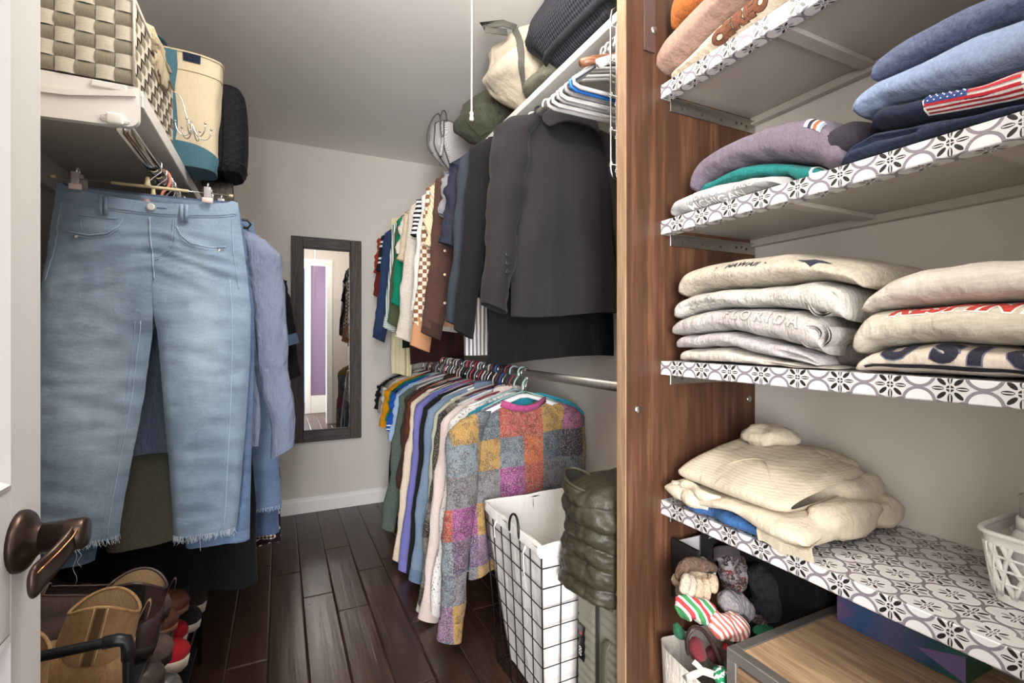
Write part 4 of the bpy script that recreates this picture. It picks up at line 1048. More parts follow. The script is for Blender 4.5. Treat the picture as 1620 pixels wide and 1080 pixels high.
left('skirt', 'grey and white striped skirt hem between houndstooth and polka dots', 'skirt', stripes(['#b9b6c0', '#e2e0e4'], .01, 0), 2.30, L=1.235, sl='none', w=.44, seed=78, dx=.05)
t_, pt_ = left('t_shirt', 'black t-shirt with turned blue denim cuffs on the left rail', 't-shirt', BLK, 2.50, L=.80, slen=.34, w=.50, seed=79, sr=.066, spread=1.3, cuff=(denim('#2f4868', '#5b7c9e'), .05))
left('gingham_blouse', 'black and white gingham blouse glimpsed over the black sleeve', 'blouse', gingham('#1c1c1e', '#8c8c8c', '#f0efec', .012), 2.62, L=.6, slen=.16, w=.52, seed=80)
left('blouse', 'rust and brown printed blouse sleeve beyond the black t-shirt', 'blouse', blotch(['#5b3526', '#8e5138', '#c9a27e', '#3a2722', '#71412e'], 60), 2.74, L=.8, sl='long', slen=.66, w=.50, seed=81, spread=.9)
left('black_coat', 'black coat with its lower side showing past the blue sleeves', 'coat', BLK2, 2.62, L=.98, sl='long', slen=.52, w=.50, seed=82, spread=1.5)
left('green_dress', 'dark green patterned dress, last hem on the left rail', 'dress', blotch(['#22423a', '#2f5a4e', '#8fae9f', '#1c332d'], 80), 2.85, L=1.18, sl='none', w=.50, seed=83, dx=.05)
# ================================================================== folded stacks
def proj(p):
    r = p.x * CS - p.y * SN; d = p.x * SN + p.y * CS
    return 810 + FPX * r / d, HY - FPX * (p.z - CZ) / d
def sg(v, e): return math.copysign(abs(v) ** e, v)
def zline(pts, X, off=0.0, lo=None):
    """height along the shelf from points on the photo, on the plane x = X"""
    T = sorted([(v.y, v.z + off) for v in (WX(px, py, X) for px, py in pts)], reverse=True)
    lo = max(q for q in (SA, SB, SC_, SD, -9) if q < T[len(T) // 2][1] + .0) + .006
    return lambda y: max(lo, interp(T, y))
def fold(name, label, cat, m_, y1, y0, xf, xb, bot, top, seed=0, group=None, rise=0.0, groove=(), er=.024, bulge=.006, kx=.42, kz=.72, taper=.35, fr0=.0):
    """folded garment lying on a shelf: long side along y, front fold towards -x; y1 far end, y0 near end"""
    xc, hx = (xf + xb) / 2, (xb - xf) / 2
    t = thing(name, label, cat, (xc, (y0 + y1) / 2, bot((y0 + y1) / 2)), 0, group)
    org = Vector(t.location)
    L = y1 - y0
    def surf(u, a):
        u = max(0.0, min(1.0, u)); e = min(u, 1 - u) * L
        cap = sqrt(max(0, 1 - (1 - min(1, e / er)) ** 2)) if e < er else 1
        y = lerp(y1, y0, u)
        b, tp = bot(y), max(top(y), bot(y) + .004)
        c_, s_ = cos(a), sin(a)
        X = sg(c_, kx) * hx * (1 - taper * .16 * (1 - cap))
        X += (-.010 * nz(u * 4, seed, 1) - bulge * (1 - s_ * s_)) * (1 if c_ < 0 else 0)
        fx = (X + hx) / (2 * hx)
        tp += rise * max(0, fx) ** .8
        mid = lerp(b, (b + tp) / 2, .5 + .5 * cap) if cap < 1 else (b + tp) / 2
        half = (tp - b) / 2 * (.5 + .5 * cap)
        z = mid + half * sg(s_, kz)
        for (gz, gd, u0, u1) in groove:
            X += gd * math.exp(-((s_ - gz) / .12) ** 2) * smoothstep(u0, u0 + .12, u) * (1 - smoothstep(u1, u1 + .05, u)) * (1 if c_ < 0.2 else 0)
        z += .0028 * nz(u * 9, a * 1.3, seed + 3) * (1 if abs(s_) > .25 else .4)
        z = max(z, b + .0005) if s_ < 0 else z
        return Vector((xc + X, y, z))
    nu, na = 72, 72
    V = [surf(i / nu, 2 * pi * j / na) - org for i in range(nu + 1) for j in range(na)]
    F = [(i * na + j, i * na + (j + 1) % na, (i + 1) * na + (j + 1) % na, (i + 1) * na + j) for i in range(nu) for j in range(na)]
    F += [tuple(range(na))[::-1], tuple(nu * na + j for j in range(na))]
    G().add(V, F).mk('folded_body', m_, t, fixn=True)
    return t, surf, org
def lay(surf, px, py, org, amin=.35, amax=1.25, sx=1.0):
    best = None
    for i in range(101):
        for j in range(61):
            u, a = i / 100, lerp(pi * amin, pi * amax, j / 60)
            P = surf(u, a); q = proj(P); d = (q[0] - px) ** 2 + (q[1] - py) ** 2
            if best is not None and d >= best[0]: continue
            n = (surf(min(1, u + .01), a) - surf(max(0, u - .01), a)).cross(surf(u, a - .05) - surf(u, a + .05))
            if n.dot(Vector((0, 0, CZ)) - P) <= 0.15 * n.length * P.length: continue
            if best is None or d < best[0]: best = (d, u, a)
    _, u0, a0 = best
    Lu = (surf(min(1, u0 + .02), a0) - surf(max(0, u0 - .02), a0)).length / .04
    # arc length table
    A = [lerp(a0 - 1.6, a0 + 1.6, q / 160) for q in range(161)]; S_ = [0.0]
    for q in range(160): S_.append(S_[-1] + (surf(u0, A[q + 1]) - surf(u0, A[q])).length)
    mid = S_[80]
    def inv(s):
        s = max(S_[0], min(S_[-1], s + mid)); lo = 0
        for q in range(160):
            if S_[q + 1] >= s: return lerp(A[q], A[q + 1], (s - S_[q]) / max(1e-9, S_[q + 1] - S_[q]))
        return A[-1]
    return lambda x, y: surf(u0 + x / Lu, inv(-y)) - org
def curl(name, m_, t, org, c, r, turns, d0, d1, a0=0.0, label=None, th=.005, sq=.75, cone=.5):
    """rolled cloth end: spiral strip around x through c, from x offset d0 to d1"""
    g = G()
    for o in (0, th):
        def fn(u, v, o=o):
            a = a0 + 2 * pi * turns * u; rr = (r * (1 - .62 * u) - o) * (1 - cone * v * .5) * (1 + .10 * nz(u * 5, v * 3, r * 90))
            return Vector(c) - org + Vector((lerp(d0, d1, v) + .010 * nz(u * 4, v, 5), rr * cos(a), rr * sin(a) * sq))
        g.grid(fn, 48, 6, flip=bool(o))
    ob = g.mk(name, m_, t)
    if label: ob['label'] = label
    return ob
def lump(name, m_, t, org, c, r, seed=0, amp=.35, fr=5, rot=0, p=.75, flat=None, label=None):
    g = G(); blob(g, Vector(c) - org, r, amp, fr, seed, p, 26, 16, rot, None if flat is None else flat - org.z)
    o = g.mk(name, m_, t)
    if label: o['label'] = label
    return o
KN = dict(wr=.5, wrs=16, fuzz=.45, scale=220)
XF = .880
# ---- third shelf, stack of five grey and cream sweatshirts
gC = 'sweatshirts stacked by the wood panel on the third shelf'
f0 = lambda y: SC_ + .001
X_ = XF + .02
f1 = zline([(1085, 551), (1155, 548), (1212, 563), (1264, 573), (1330, 585)], X_)
f2 = zline([(1079, 531), (1155, 522), (1212, 535), (1264, 548), (1300, 560), (1340, 572)], X_)
f3 = zline([(1076, 506), (1100, 496), (1137, 487), (1212, 486), (1269, 491), (1318, 502), (1350, 512)], X_)
f4 = zline([(1078, 474), (1098, 464), (1155, 456), (1212, 453), (1253, 448), (1290, 443), (1357, 455), (1380, 462)], X_)
f5 = zline([(1080, 436), (1098, 424), (1137, 414), (1186, 407), (1240, 401), (1305, 409), (1372, 422)], X_ + .02)
def Y_(px, X=None): return (X or X_) / kx(px)
HC = fab('#bdb3a6', '#cfc6bb', mott=.2, **KN)
fold('folded_sweatshirt', 'cream heather sweatshirt at the bottom of the five piece stack', 'sweatshirt', HC, Y_(1083), Y_(1318), XF + .004, 1.17, f0, f1, 1, gC, groove=((-.1, .012, .6, 1),))
fold('folded_sweatshirt', 'mid grey heather sweatshirt, second from the bottom of the five piece stack', 'sweatshirt', fab('#a29b9b', '#bab3b1', mott=.2, **KN), Y_(1079), Y_(1300), XF, 1.16, f1, f2, 2, gC, groove=((.0, .014, .75, 1),))
M3 = fab('#aaa39e', '#c0b9b3', mott=.18, **KN)
t3, s3, o3 = fold('folded_sweatshirt', 'grey sweatshirt with raised FLORIDA lettering in the middle of the stack', 'sweatshirt', M3, Y_(1074), Y_(1312), XF - .004, 1.16, f2, f3, 3, gC)
letters('raised_lettering', 'FLORIDA', lay(s3, 1197, 500, o3), fab('#aea8a2', '#c2bcb6', **KN), t3, .030, bold=.035, off=.0022, spacing=1.55)
letters('lettering_outline', 'FLORIDA', lay(s3, 1197, 500, o3), plain('stitch_grey', '#8f8882', .9), t3, .030, bold=.065, off=.0010, spacing=1.55)
e_ = WX(1315, 532, XF + .03)
curl('rolled_sleeve', M3, t3, o3, (XF, e_.y + .012, e_.z + .002), .034, 1.35, -.006, .16, 2.6, 'pale curled sleeve end', sq=.85)
M4 = fab('#b4aea6', '#c6c0b8', wr=.7, wrs=18, scale=260, stretch=(1, .25, 1))
t4, s4, o4 = fold('folded_sweatshirt', 'ash grey t-shirt fabric top, fourth up with a curled end', 'sweatshirt', M4, Y_(1076), Y_(1345), XF - .002, 1.17, f3, f4, 4, gC, groove=((-.2, .010, 0, .3),))
e_ = WX(1318, 484, XF + .02)
curl('folded_flap', M4, t4, o4, (XF, e_.y + .008, e_.z + .003), .032, 1.2, -.004, .16, 2.2, 'turned over flap', sq=.85)
t5, s5, o5 = fold('folded_sweatshirt', 'oatmeal sweatshirt with HAWAII lettering on top of the five piece stack', 'sweatshirt', fab('#b9ac98', '#cbc0ae', mott=.24, wr=.4, wrs=18, fuzz=.8, scale=150), Y_(1081), Y_(1368), XF + .002, 1.17, f4, f5, 5, gC, er=.03, kx=.62, kz=.95, rise=.012)
NAV = fab('#282833', '#32323f', **KN); INK = plain('ink_print', '#2b2a2e', .9)
letters('lettering', 'HAWAII', lay(s5, 1172, 419, o5), INK, t5, .020, bold=.03, shear=.3, spacing=1.05)
for px in (1134, 1211):
    f_ = lay(s5, px, 424 - (px - 1134) * .11, o5)
    g = G().add([f_(.0022 * cos(a), .0022 * sin(a)) + Vector((-.0012, 0, .0008)) for a in [2 * pi * i / 8 for i in range(8)]], [tuple(range(8))]); g.mk('print_dot', INK, t5, smooth=False)
f_ = lay(s5, 1281, 414, o5)
st = [(-.034, .010), (-.012, .006), (0, .016), (.016, .014), (.036, .010), (.016, .002), (.008, -.016), (-.006, -.005)]
V = [f_(0, 0)] + [f_(a, b) for a, b in st]; V = [v + Vector((-.0012, 0, .0014)) for v in V]
G().add(V, [(0, i, i % 8 + 1) for i in range(1, 9)]).mk('star_print', NAV, t5, smooth=False)
fold('folded_sweatshirt', 'dark grey top tucked behind the near end of the grey stack', 'sweatshirt', fab('#6b6463', '#7d7674', **KN), Y_(1318, .98), Y_(1392, .98), .955, 1.18, f0, lambda y: SC_ + .058, 6, gC, er=.05)
# ---- third shelf, near stack of three
gN = 'oatmeal sweatshirts stacked at the near side of the third shelf'
X2 = XF + .015
h1 = zline([(1368, 562), (1386, 551), (1481, 541), (1523, 543), (1619, 552), (1700, 560)], X2)
h2 = zline([(1364, 500), (1378, 490), (1455, 484), (1533, 478), (1619, 476), (1700, 476)], X2)
h3 = zline([(1371, 472), (1383, 455), (1411, 437), (1455, 423), (1520, 413), (1585, 409), (1700, 404)], X2)
tu, su, ou = fold('folded_sweatshirt', 'cream sweatshirt with navy block letters and a black hem stripe', 'sweatshirt', fab('#c6b7a7', '#d2c4b5', mott=.08, **KN), Y_(1363, X2), .10, XF - .004, 1.18, f0, h1, 11, gN, er=.03)
for i, (ch, px) in enumerate((('U', 1416), ('S', 1490), ('I', 1540), ('C', 1628))):
    f_ = lay(su, px, {'U': 566, 'S': 571, 'I': 575, 'C': 583}[ch], ou)
    letters('block_letter', ch, lambda x, y, f_=f_: f_(x, y + .021), NAV, tu, .062, bold=.07, off=.0016, cuts=3)
    letters('letter_outline', ch, lambda x, y, f_=f_: f_(x, y + .021), plain('navy_outline', '#6e7080', .9), tu, .062, bold=.10, off=.0008, cuts=3)
G().grid(lambda u, v: su(.04 + .96 * u, pi * (1.055 + .075 * v)) - ou + Vector((-.0025, 0, 0)), 30, 4).mk('hem_stripe', fab('#222228'), tu)
tv, sv_, ov = fold('folded_sweatshirt', 'oatmeal sweatshirt with a row of red letters under the top one', 'sweatshirt', fab('#b8ae9c', '#c9c1b0', mott=.12, stretch=(1, .15, 1), **KN), Y_(1359, X2), .10, XF - .006, 1.18, h1, h2, 12, gN, er=.03)
letters('red_lettering', 'RESPINY', (lambda q: lambda x, y: q(x, y + .013))(lay(sv_, 1512, 491, ov, .4, 1.2)), fab('#b0392f', **KN), tv, .044, bold=.05, shear=.3, off=.0014, spacing=1.1)
letters('lettering_outline', 'RESPINY', (lambda q: lambda x, y: q(x, y + .013))(lay(sv_, 1512, 491, ov, .4, 1.2)), plain('white_outline', '#e9e4da', .9), tv, .044, bold=.10, shear=.3, off=.0007, spacing=1.1)
fold('folded_sweatshirt', 'plain pale oatmeal sweatshirt topping the near stack of three', 'sweatshirt', fab('#c0b6a8', '#d0c7bb', mott=.1, stretch=(1, .15, 1), **KN), Y_(1370, X2), .10, XF, 1.18, h2, h3, 13, gN, er=.06)
# ---- second shelf, left
gB = 'tops stacked by the wood panel on the second shelf'
b0 = lambda y: SB + .001
b1 = zline([(1076, 318), (1082, 311), (1125, 293), (1184, 279), (1231, 277), (1249, 290), (1300, 300), (1340, 300)], X_)
b2 = zline([(1090, 304), (1104, 285), (1125, 273), (1161, 257), (1208, 250), (1278, 257), (1315, 278), (1340, 300)], X_)
b3 = zline([(1088, 256), (1107, 243), (1161, 214), (1208, 193), (1266, 178), (1290, 180), (1320, 195), (1339, 226), (1352, 250)], X_)
tg, sg_, og = fold('folded_sweatshirt', 'light grey sweatshirt with white NEW BUFFALO MICHIGAN lettering', 'sweatshirt', fab('#a5a4a1', '#b3b2ae', mott=.05, **KN), Y_(1074), Y_(1250), XF - .008, 1.16, b0, b1, 21, gB, kx=.62, kz=.95, rise=.008)
WHT = plain('white_print', '#eceae6', .8)
letters('lettering', 'MICHIGAN', lay(sg_, 1131, 317, og), WHT, tg, .031, bold=.012, shear=.1, spacing=1.0)
letters('lettering', 'NEW BUFFALO', lay(sg_, 1136, 300, og), WHT, tg, .026, bold=.008, shear=.3, spacing=1.05)
tt, st_, ot_ = fold('folded_sweatshirt', 'teal green fleece folded between the grey and purple tops', 'sweatshirt', fab('#1d6b68', '#28807b', **KN), Y_(1094), Y_(1312), XF + .045, 1.17, b1, b2, 22, gB)
e_ = WX(1288, 272, XF + .02)
letters('appliqued_letter', 'D', lay(st_, 1291, 268, ot_), WHT, tt, .045, bold=.03, shear=.2)
tp_, sp_, op_ = fold('folded_sweatshirt', 'dusty purple sweatshirt draped on top of the teal one', 'sweatshirt', fab('#6b5f6b', '#7a6e79', mott=.1, **KN), Y_(1090), Y_(1340), XF + .022, 1.17, b2, b3, 23, gB, er=.07)
f_ = lay(sp_, 1290, 196, op_, .3, 1.1)
for i, (w0, w1, col) in enumerate(((-.020, -.012, '#e5e0da'), (-.012, -.004, '#2b2a33'), (-.004, .0, '#e5e0da'), (.0, .008, '#9a5a3a'), (.008, .012, '#e5e0da'), (.012, .018, '#8e9aa0'))):
    G().grid(lambda u, v: f_(lerp(w0, w1, u), lerp(-.016, .016, v)) + Vector((-.0015, -.0006, .0012)), 2, 6).mk('printed_band', plain('print_' + col, col, .85), tp_)
e_ = WX(1318, 222, XF + .02)
lump('dark_sleeve', fab('#2d2930', '#39343c', **KN), tp_, op_, (e_.x + .075, e_.y + .0, e_.z - .008), (.075, .05, .042), 7, .15, 3, label='dark inside out sleeve')
# ---- second shelf, right: navy and blues
gR = 'blue tops stacked at the near side of the second shelf'
r1 = zline([(1342, 250), (1358, 228), (1391, 205), (1446, 199), (1513, 187), (1620, 170), (1700, 160)], X2)
r2 = zline([(1391, 172), (1394, 166), (1461, 153), (1513, 138), (1565, 126), (1620, 106), (1700, 80)], X2)
r3 = zline([(1360, 150), (1366, 140), (1389, 127), (1441, 104), (1500, 78), (1560, 47), (1620, 26), (1700, 0)], X2)
r4 = zline([(1386, 96), (1390, 85), (1446, 52), (1500, 23), (1547, 0), (1620, -35), (1700, -75)], X2)
fold('folded_fleece', 'dark navy sherpa fleece at the bottom of the blue stack', 'fleece', fab('#262c3e', '#323950', fuzz=1.0, scale=120, wr=.7, wrs=14), Y_(1341, X2), .10, XF - .006, 1.18, b0, r1, 31, gR, groove=((.1, .015, 0, .25),))
tf, sf, of = fold('folded_sweatshirt', 'navy sweatshirt with an American flag patch', 'sweatshirt', fab('#232738', '#2c3146', **KN), Y_(1388, X2), .10, XF - .004, 1.18, r1, r2, 32, gR, kx=.5, kz=.85)
ff = lay(sf, 1536, 155, of)
# flag patch: white border, stripes, canton with stars (built as one cloth patch with its pieces)
hx_, hy_ = .0535, .020
def patch_(nm, x0, x1, y0, y1, mm, off, par): return G().grid(lambda u, v: ff(lerp(x0, x1, u), lerp(y0, y1, v)) + Vector((-off - .0022, 0, off * .6)), 16, 3).mk(nm, mm, par)
fp = patch_('flag_patch', -hx_ - .003, hx_ + .003, -hy_ - .003, hy_ + .004, fab('#e9e4dc'), .0012, tf); fp['label'] = 'red white and blue flag patch'
RED = fab('#b5303a')
for k in range(0, 9, 2):
    y0 = -hy_ + k * (2 * hy_ / 9); patch_('red_stripe', -hx_, hx_, y0, y0 + 2 * hy_ / 9, RED, .0018, fp)
patch_('canton', -hx_, -.004, -hy_ + 4.9 * (2 * hy_ / 9), hy_, fab('#2f4272'), .0024, fp)
g = G()
for r_ in range(3):
    for c_ in range(6):
        p = ff(-hx_ + .005 + c_ * .0078 + (r_ % 2) * .0035, hy_ - .004 - r_ * .0055) + Vector((-.0056, 0, .0018))
        g.add([p + Vector((0, .0014 * cos(a) * (1 if q % 2 else .45), .0014 * sin(a) * (1 if q % 2 else .45))) for q, a in enumerate([2 * pi * i / 10 for i in range(10)])], [tuple(range(10))])
g.mk('stars', WHT, fp, smooth=False)['kind'] = 'stuff'
fold('folded_sweatshirt', 'light powder blue sweatshirt above the flag patch', 'sweatshirt', fab('#8090ab', '#93a1bb', mott=.06, **KN), Y_(1358, X2), .10, XF - .006, 1.18, r2, r3, 33, gR, er=.05)
fold('folded_sweater', 'dusty slate blue knit topping the blue stack', 'sweater', fab('#586078', '#6d7690', mott=.2, **KN), Y_(1384, X2), .10, XF, 1.18, r3, r4, 34, gR, er=.05)
# ---- top shelf
gA = 'sweatshirts stacked on the topmost shelf'
a0 = lambda y: SA + .001
a1 = zline([(1079, 109), (1105, 83), (1141, 44), (1180, 6), (1300, -112)], X_)
a2 = zline([(1043, 82), (1048, 70), (1084, 36), (1121, 0), (1300, -165)], X_ - .02)
a3 = zline([(1062, 8), (1075, -10), (1100, -34), (1300, -230)], X_ - .01)
tw, sw_, ow = fold('folded_sweatshirt', 'cream sweatshirt with brown varsity letters on the topmost shelf', 'sweatshirt', fab('#c4b39b', '#cebfa9', mott=.06, **KN), Y_(1072), .52, XF - .004, 1.18, a0, a1, 41, gA, kx=.55, kz=.9)
fL = lay(sw_, 1178, 40, ow, .4, 1.2)
BRN = fab('#6d4330', '#7c4f3a', **KN)
for i, ch in enumerate('CEREO'):
    f_ = lay(sw_, (1137, 1151, 1168, 1184, 1203)[i], (62, 47, 32, 18, 4)[i], ow, .4, 1.2)
    letters('varsity_letter', ch, f_, BRN, tw, .040, bold=.08, off=.0018, cuts=3)
    letters('letter_outline', ch, f_, plain('brown_outline', '#3a2a22', .9), tw, .040, bold=.115, off=.0009, cuts=3)
fold('folded_sweatshirt', 'plain tan pink sweatshirt overhanging the topmost shelf', 'sweatshirt', fab('#98796a', '#a58877', mott=.06, **KN), Y_(1040, .86), .52, .852, 1.18, a1, a2, 42, gA, er=.05)
to, so, oo = fold('folded_sweater', 'burnt orange folded top at the upper frame edge', 'sweater', fab('#965428', '#a66431', **KN), Y_(1061, .87), .52, .868, 1.18, a2, a3, 43, gA)
# ---- lowest shelf: ribbed cream sweater and blue top
RIB = stripes(['#c0b39d', '#c0b39d', '#b2a58f'], .004, 2, name='ribbed_knit'); CRM = fab('#bdb09a', '#c9bda7', mott=.06, wr=.5, wrs=12)
fold('folded_shirt', 'blue folded shirt under the cream ribbed sweater', 'shirt', fab('#2f5484', '#3b6394', **KN), .855, .655, .868, 1.10, lambda y: SD + .001, lambda y: SD + .036, 51, er=.03)
gy = lambda y: SD + .030 + .010 * sin(y * 28)
tc, sc2, oc = fold('folded_sweater', 'cream ribbed cardigan crumpled on the lowest shelf', 'sweater', CRM, .915, .565, .862, 1.17, lambda y: gy(y) - .006, lambda y: SD + .064 + .006 * sin(y * 21), 52, er=.05, bulge=.012)
up, s_u, o_u = None, None, None
def topz(y): return SD + .102 + .012 * nz(y * 9, 2, 3)
nu, na = 40, 28
V = []; F = []
def surf_top(u, a):
    y = lerp(.893, .605, u); e = min(u, 1 - u); cap = sqrt(max(0, 1 - (1 - min(1, e / .16)) ** 2)) if e < .16 else 1
    c_, s_ = cos(a), sin(a); xf_, xb_ = .868 + .006 * sin(u * 7), 1.15
    X = (xf_ + xb_) / 2 + sg(c_, .5) * (xb_ - xf_) / 2 * (.9 + .1 * cap)
    fr = max(0.0, (X - xf_) / (xb_ - xf_))
    b = SD + .060; tp = topz(y) + .075 * fr ** .8 * (1 - .35 * u) + .008 * nz(y * 12, X * 12, 4)
    z = (b + tp) / 2 + (tp - b) / 2 * (.3 + .7 * cap) * sg(s_, .75)
    return Vector((X, y, z))
g = G().grid(lambda u, v: surf_top(v, 2 * pi * u) - oc, na, nu, closeu=True)
g.mk('folded_front', RIB, tc, fixn=True)
e_ = W(1245, 708, .86)
lump('hood', CRM, tc, oc, (1.09, .80, SD + .168), (.060, .055, .026), 12, .25, 5, label='bunched collar')
for (x, y, z, r, s_) in ((1.10, .63, SD + .075, (.085, .05, .045), 3), (1.02, .585, SD + .050, (.09, .035, .036), 5), (1.14, .60, SD + .045, (.05, .05, .032), 6), (1.13, .70, SD + .12, (.05, .07, .030), 8)):
    lump('crumpled_sleeve', CRM, tc, oc, (x, y, z), r, s_, .22, 4, flat=SD + .003)
for (y, z, r) in ((.900, SD + .043, .017), (.868, SD + .060, .011)):
    G().tube([Vector((.868 + .01 * sin(q * .8), y - q * .012, z - .001 * q)) - oc for q in range(10)], [r * (1 + .12 * sin(q * 1.3)) for q in range(10)], 12).mk('rolled_cuff', CRM, tc)
# hem flap lying over the front edge
def flap(u, v):
    y = lerp(.672, .575, u); s = v * .085
    x = .915 - min(s, .052); z = SD + .034 - .016 * v - .010 * (1 - abs(2 * u - 1))
    if s > .052: x = .863; z -= (s - .052) * .55
    return Vector((x + .010 * u, y - .014 * v + .01 * sin(u * 5), z + .007 * sin(u * 6) + .004)) - oc
G().grid(flap, 14, 12).mk('ribbed_hem', RIB, tc, sub=1)
P = [surf_top(lerp(.35, .75, q / 14), pi * (.62 - .10 * sin(q / 14 * 3))) - oc + Vector((0, 0, .001)) for q in range(15)]
G().tube(P, .0014, 6).mk('knit_seam', plain('seam_tan', '#b5a78d', .9), tc)

# ================================================================== white plastic basket with a bottle
WPL = plain('white_basket_plastic', '#e4e1dc', .35)
tb_ = thing('storage_basket', 'small white woven plastic basket on the lowest shelf', 'basket', (1.08, .262, SD), .0)
bw, bd, bh = .078, .098, .108
def bring(z, grow):
    P = []
    for q in range(48):
        a = 2 * pi * q / 48; P.append((sg(cos(a), .32) * (bw + grow), sg(sin(a), .32) * (bd + grow), z))
    return P
def bpt(f, z):
    a = 2 * pi * f; gr = .014 * z / bh; return Vector((sg(cos(a), .32) * (bw + gr), sg(sin(a), .32) * (bd + gr), z))
G().tube(bring(bh, .015), .004, 8, closed=True).mk('rim', WPL, tb_)
V = []; 
G().grid(lambda u, v: bpt(u, .002 + .014 * v), 48, 2, closeu=True).add([bpt(q / 48, .002) for q in range(48)], [tuple(range(48))]).mk('basket_floor', WPL, tb_, smooth=False)
G().grid(lambda u, v: bpt(u, bh - .018 + .018 * v), 48, 2, closeu=True).mk('rim_band', WPL, tb_)
for q in range(22):
    for dr in (-1, 1):
        G().strip([bpt(q / 22 + dr * .055 * s, .014 + (bh - .030) * s) + Vector((0, 0, 0)) * 1 for s in [i / 6 for i in range(7)]], .0075, .002 + .0004 * dr).mk('woven_strand', WPL, tb_)
for zz in (.034, .054, .074): G().tube([bpt(q / 48, zz) for q in range(48)], .0022, 6, closed=True).mk('woven_ring', WPL, tb_)
tb2 = thing('spray_bottle', 'white bottle with a clear cap standing in the white basket', 'bottle', (1.040, .318, SD + .006))
G().lathe([(.027, 0), (.028, .005), (.028, .085), (.025, .100), (.018, .110)], 24).mk('bottle_body', plain('white_bottle', '#e9e7e3', .3), tb2)
G().lathe([(.0215, .108), (.0215, .126), (.019, .128)], 24).mk('collar_ring', WPL, tb2)
CL = Mat('clear_cap', .05); CL.base('#f3f2ef'); CL.b.inputs['Transmission Weight'].default_value = .9; CL.b.inputs['IOR'].default_value = 1.3
G().lathe([(.0185, .128), (.0195, .158), (.0185, .162), (.004, .163)], 24).mk('cap', CL.m, tb2)
G().lathe([(.012, .128), (.013, .150), (.012, .156)], 18).mk('nozzle', plain('silver_nozzle', '#cfcac4', .35, .3), tb2)
tb3 = thing('folded_pouch', 'dark green pouch seen through the basket weave', 'pouch', (1.09, .215, SD + .006))
g = G(); blob(g, (0, 0, .03), (.045, .032, .028), .2, 5, 3, .6); g.mk('pouch_body', fab('#22423a'), tb3)

# ================================================================== side table, box, sock bag under the lowest shelf
TZ = CZ - .62
GM = plain('grey_metal_frame', '#86817a', .35, .6, mott=.08)
TW = wood('#8a6f56', '#ad9070', '#c7ab89', 1.0, 1, .5)
ta = thing('side_table', 'grey metal framed side table with a wood grain top', 'table', (0, 0, 0))
tx0, tx1, ty0, ty1 = .808, 1.205, .02, .688
G().box(tx0 + .022, tx1, ty0, ty1 - .022, TZ - .02, TZ - .0015, .001).mk('wood_top', TW, ta, smooth=False)
for (a, b, c_, d_) in ((tx0, tx0 + .006, ty0, ty1), (tx0, tx1, ty1 - .022, ty1)): pass
G().box(tx0, tx0 + .022, ty0, ty1, TZ - .022, TZ, .0015).mk('front_rail', GM, ta, smooth=False)
G().box(tx0 + .0221, tx1, ty1 - .022, ty1, TZ - .022, TZ, .0015).mk('end_rail', GM, ta, smooth=False)
for (x, y) in ((tx0, ty1 - .022), (tx0, ty0), (tx1 - .022, ty1 - .022), (tx1 - .022, ty0)): G().box(x, x + .022, y, y + .022, 0.001, TZ - .0221, .0015).mk('leg', GM, ta, smooth=False)
G().box(tx0 + .008, tx1, ty0 + .03, ty1 - .03, TZ - .14, TZ - .125, .001).mk('lower_shelf', TW, ta, smooth=False)
G().box(tx0 + .004, tx0 + .016, ty0 + .022, ty1 - .022, TZ - .06, TZ - .03, .001).mk('apron', wood('#5d4634', '#7d624a', '#927558', 1, 1, .5), ta, smooth=False)
bx = thing('gift_box', 'flat glossy blue purple and green carton on the side table', 'box', (0, 0, 0))
BG = Mat('iridescent_card', .3, .1, .5); cx_ = BG.xyz()
BG.base(BG.ramp((cx_[1] - .42) / .24 + (BG.noise(BG.mapping(), 8, 1) - .5) * .5, [(0, '#2f5a45'), (.3, '#274a5c'), (.55, '#5c5a80'), (.7, '#35608f'), (1, '#71608f')]))
G().box(1.100, 1.2, .425, .645, TZ + .0005, TZ + .056, .001).mk('carton', BG.m, bx, smooth=False)
for (y0, y1) in ((.46, .50), (.56, .60)): G().box(1.0985, 1.1005, y0, y1, TZ + .001, TZ + .006).mk('card_tab', BG.m, bx, smooth=False)
V = [(1.0995, .425, TZ + .052), (1.0995, .50, TZ + .028), (1.0995, .425, TZ + .004)]
for V in (V, [(1.0995, .645, TZ + .054), (1.0995, .61, TZ + .03), (1.0995, .645, TZ + .004)]): G().add(V, [(0, 1, 2)]).mk('folded_corner', plain('violet_card', '#6d5c86', .35), bx, smooth=False)

# canvas bag of winter socks
sb = thing('canvas_bag', 'cream canvas bag with brown strap holding socks by the wood panel', 'bag', (0, 0, 0))
CV = fab('#cfc6b8', '#ddd5c8', wr=.6)
def bagp(u, v):
    a = 2 * pi * u; z = .02 + .40 * v
    return Vector((1.005 + sg(cos(a), .4) * (.165 + .02 * v), .815 + sg(sin(a), .4) * (.095 + .012 * v), z + .01 * sin(a * 3) * v))
G().grid(bagp, 40, 14, closeu=True).add([bagp(q / 40, 0) for q in range(40)], [tuple(range(40))]).mk('bag_body', CV, sb)
pa, pb, pc = W(1086, 1008, .745), W(1112, 985, .74), W(1146, 1062, .735)
P = [W(1090, 1040, .75), W(1084, 1010, .748), W(1092, 993, .745), W(1106, 990, .74), W(1120, 1003, .735), W(1134, 1030, .73), W(1146, 1064, .73), W(1150, 1090, .735)]
G().tube(P, .0075, 10, ry=.005).mk('strap', plain('brown_leather', '#2e211c', .4), sb, sub=1)
G().strip([W(1083, 1074, .745), W(1100, 1066, .725), W(1112, 1061, .722), W(1128, 1066, .722), W(1142, 1076, .728)], .014, .003).mk('cloth_tie', CV, sb)
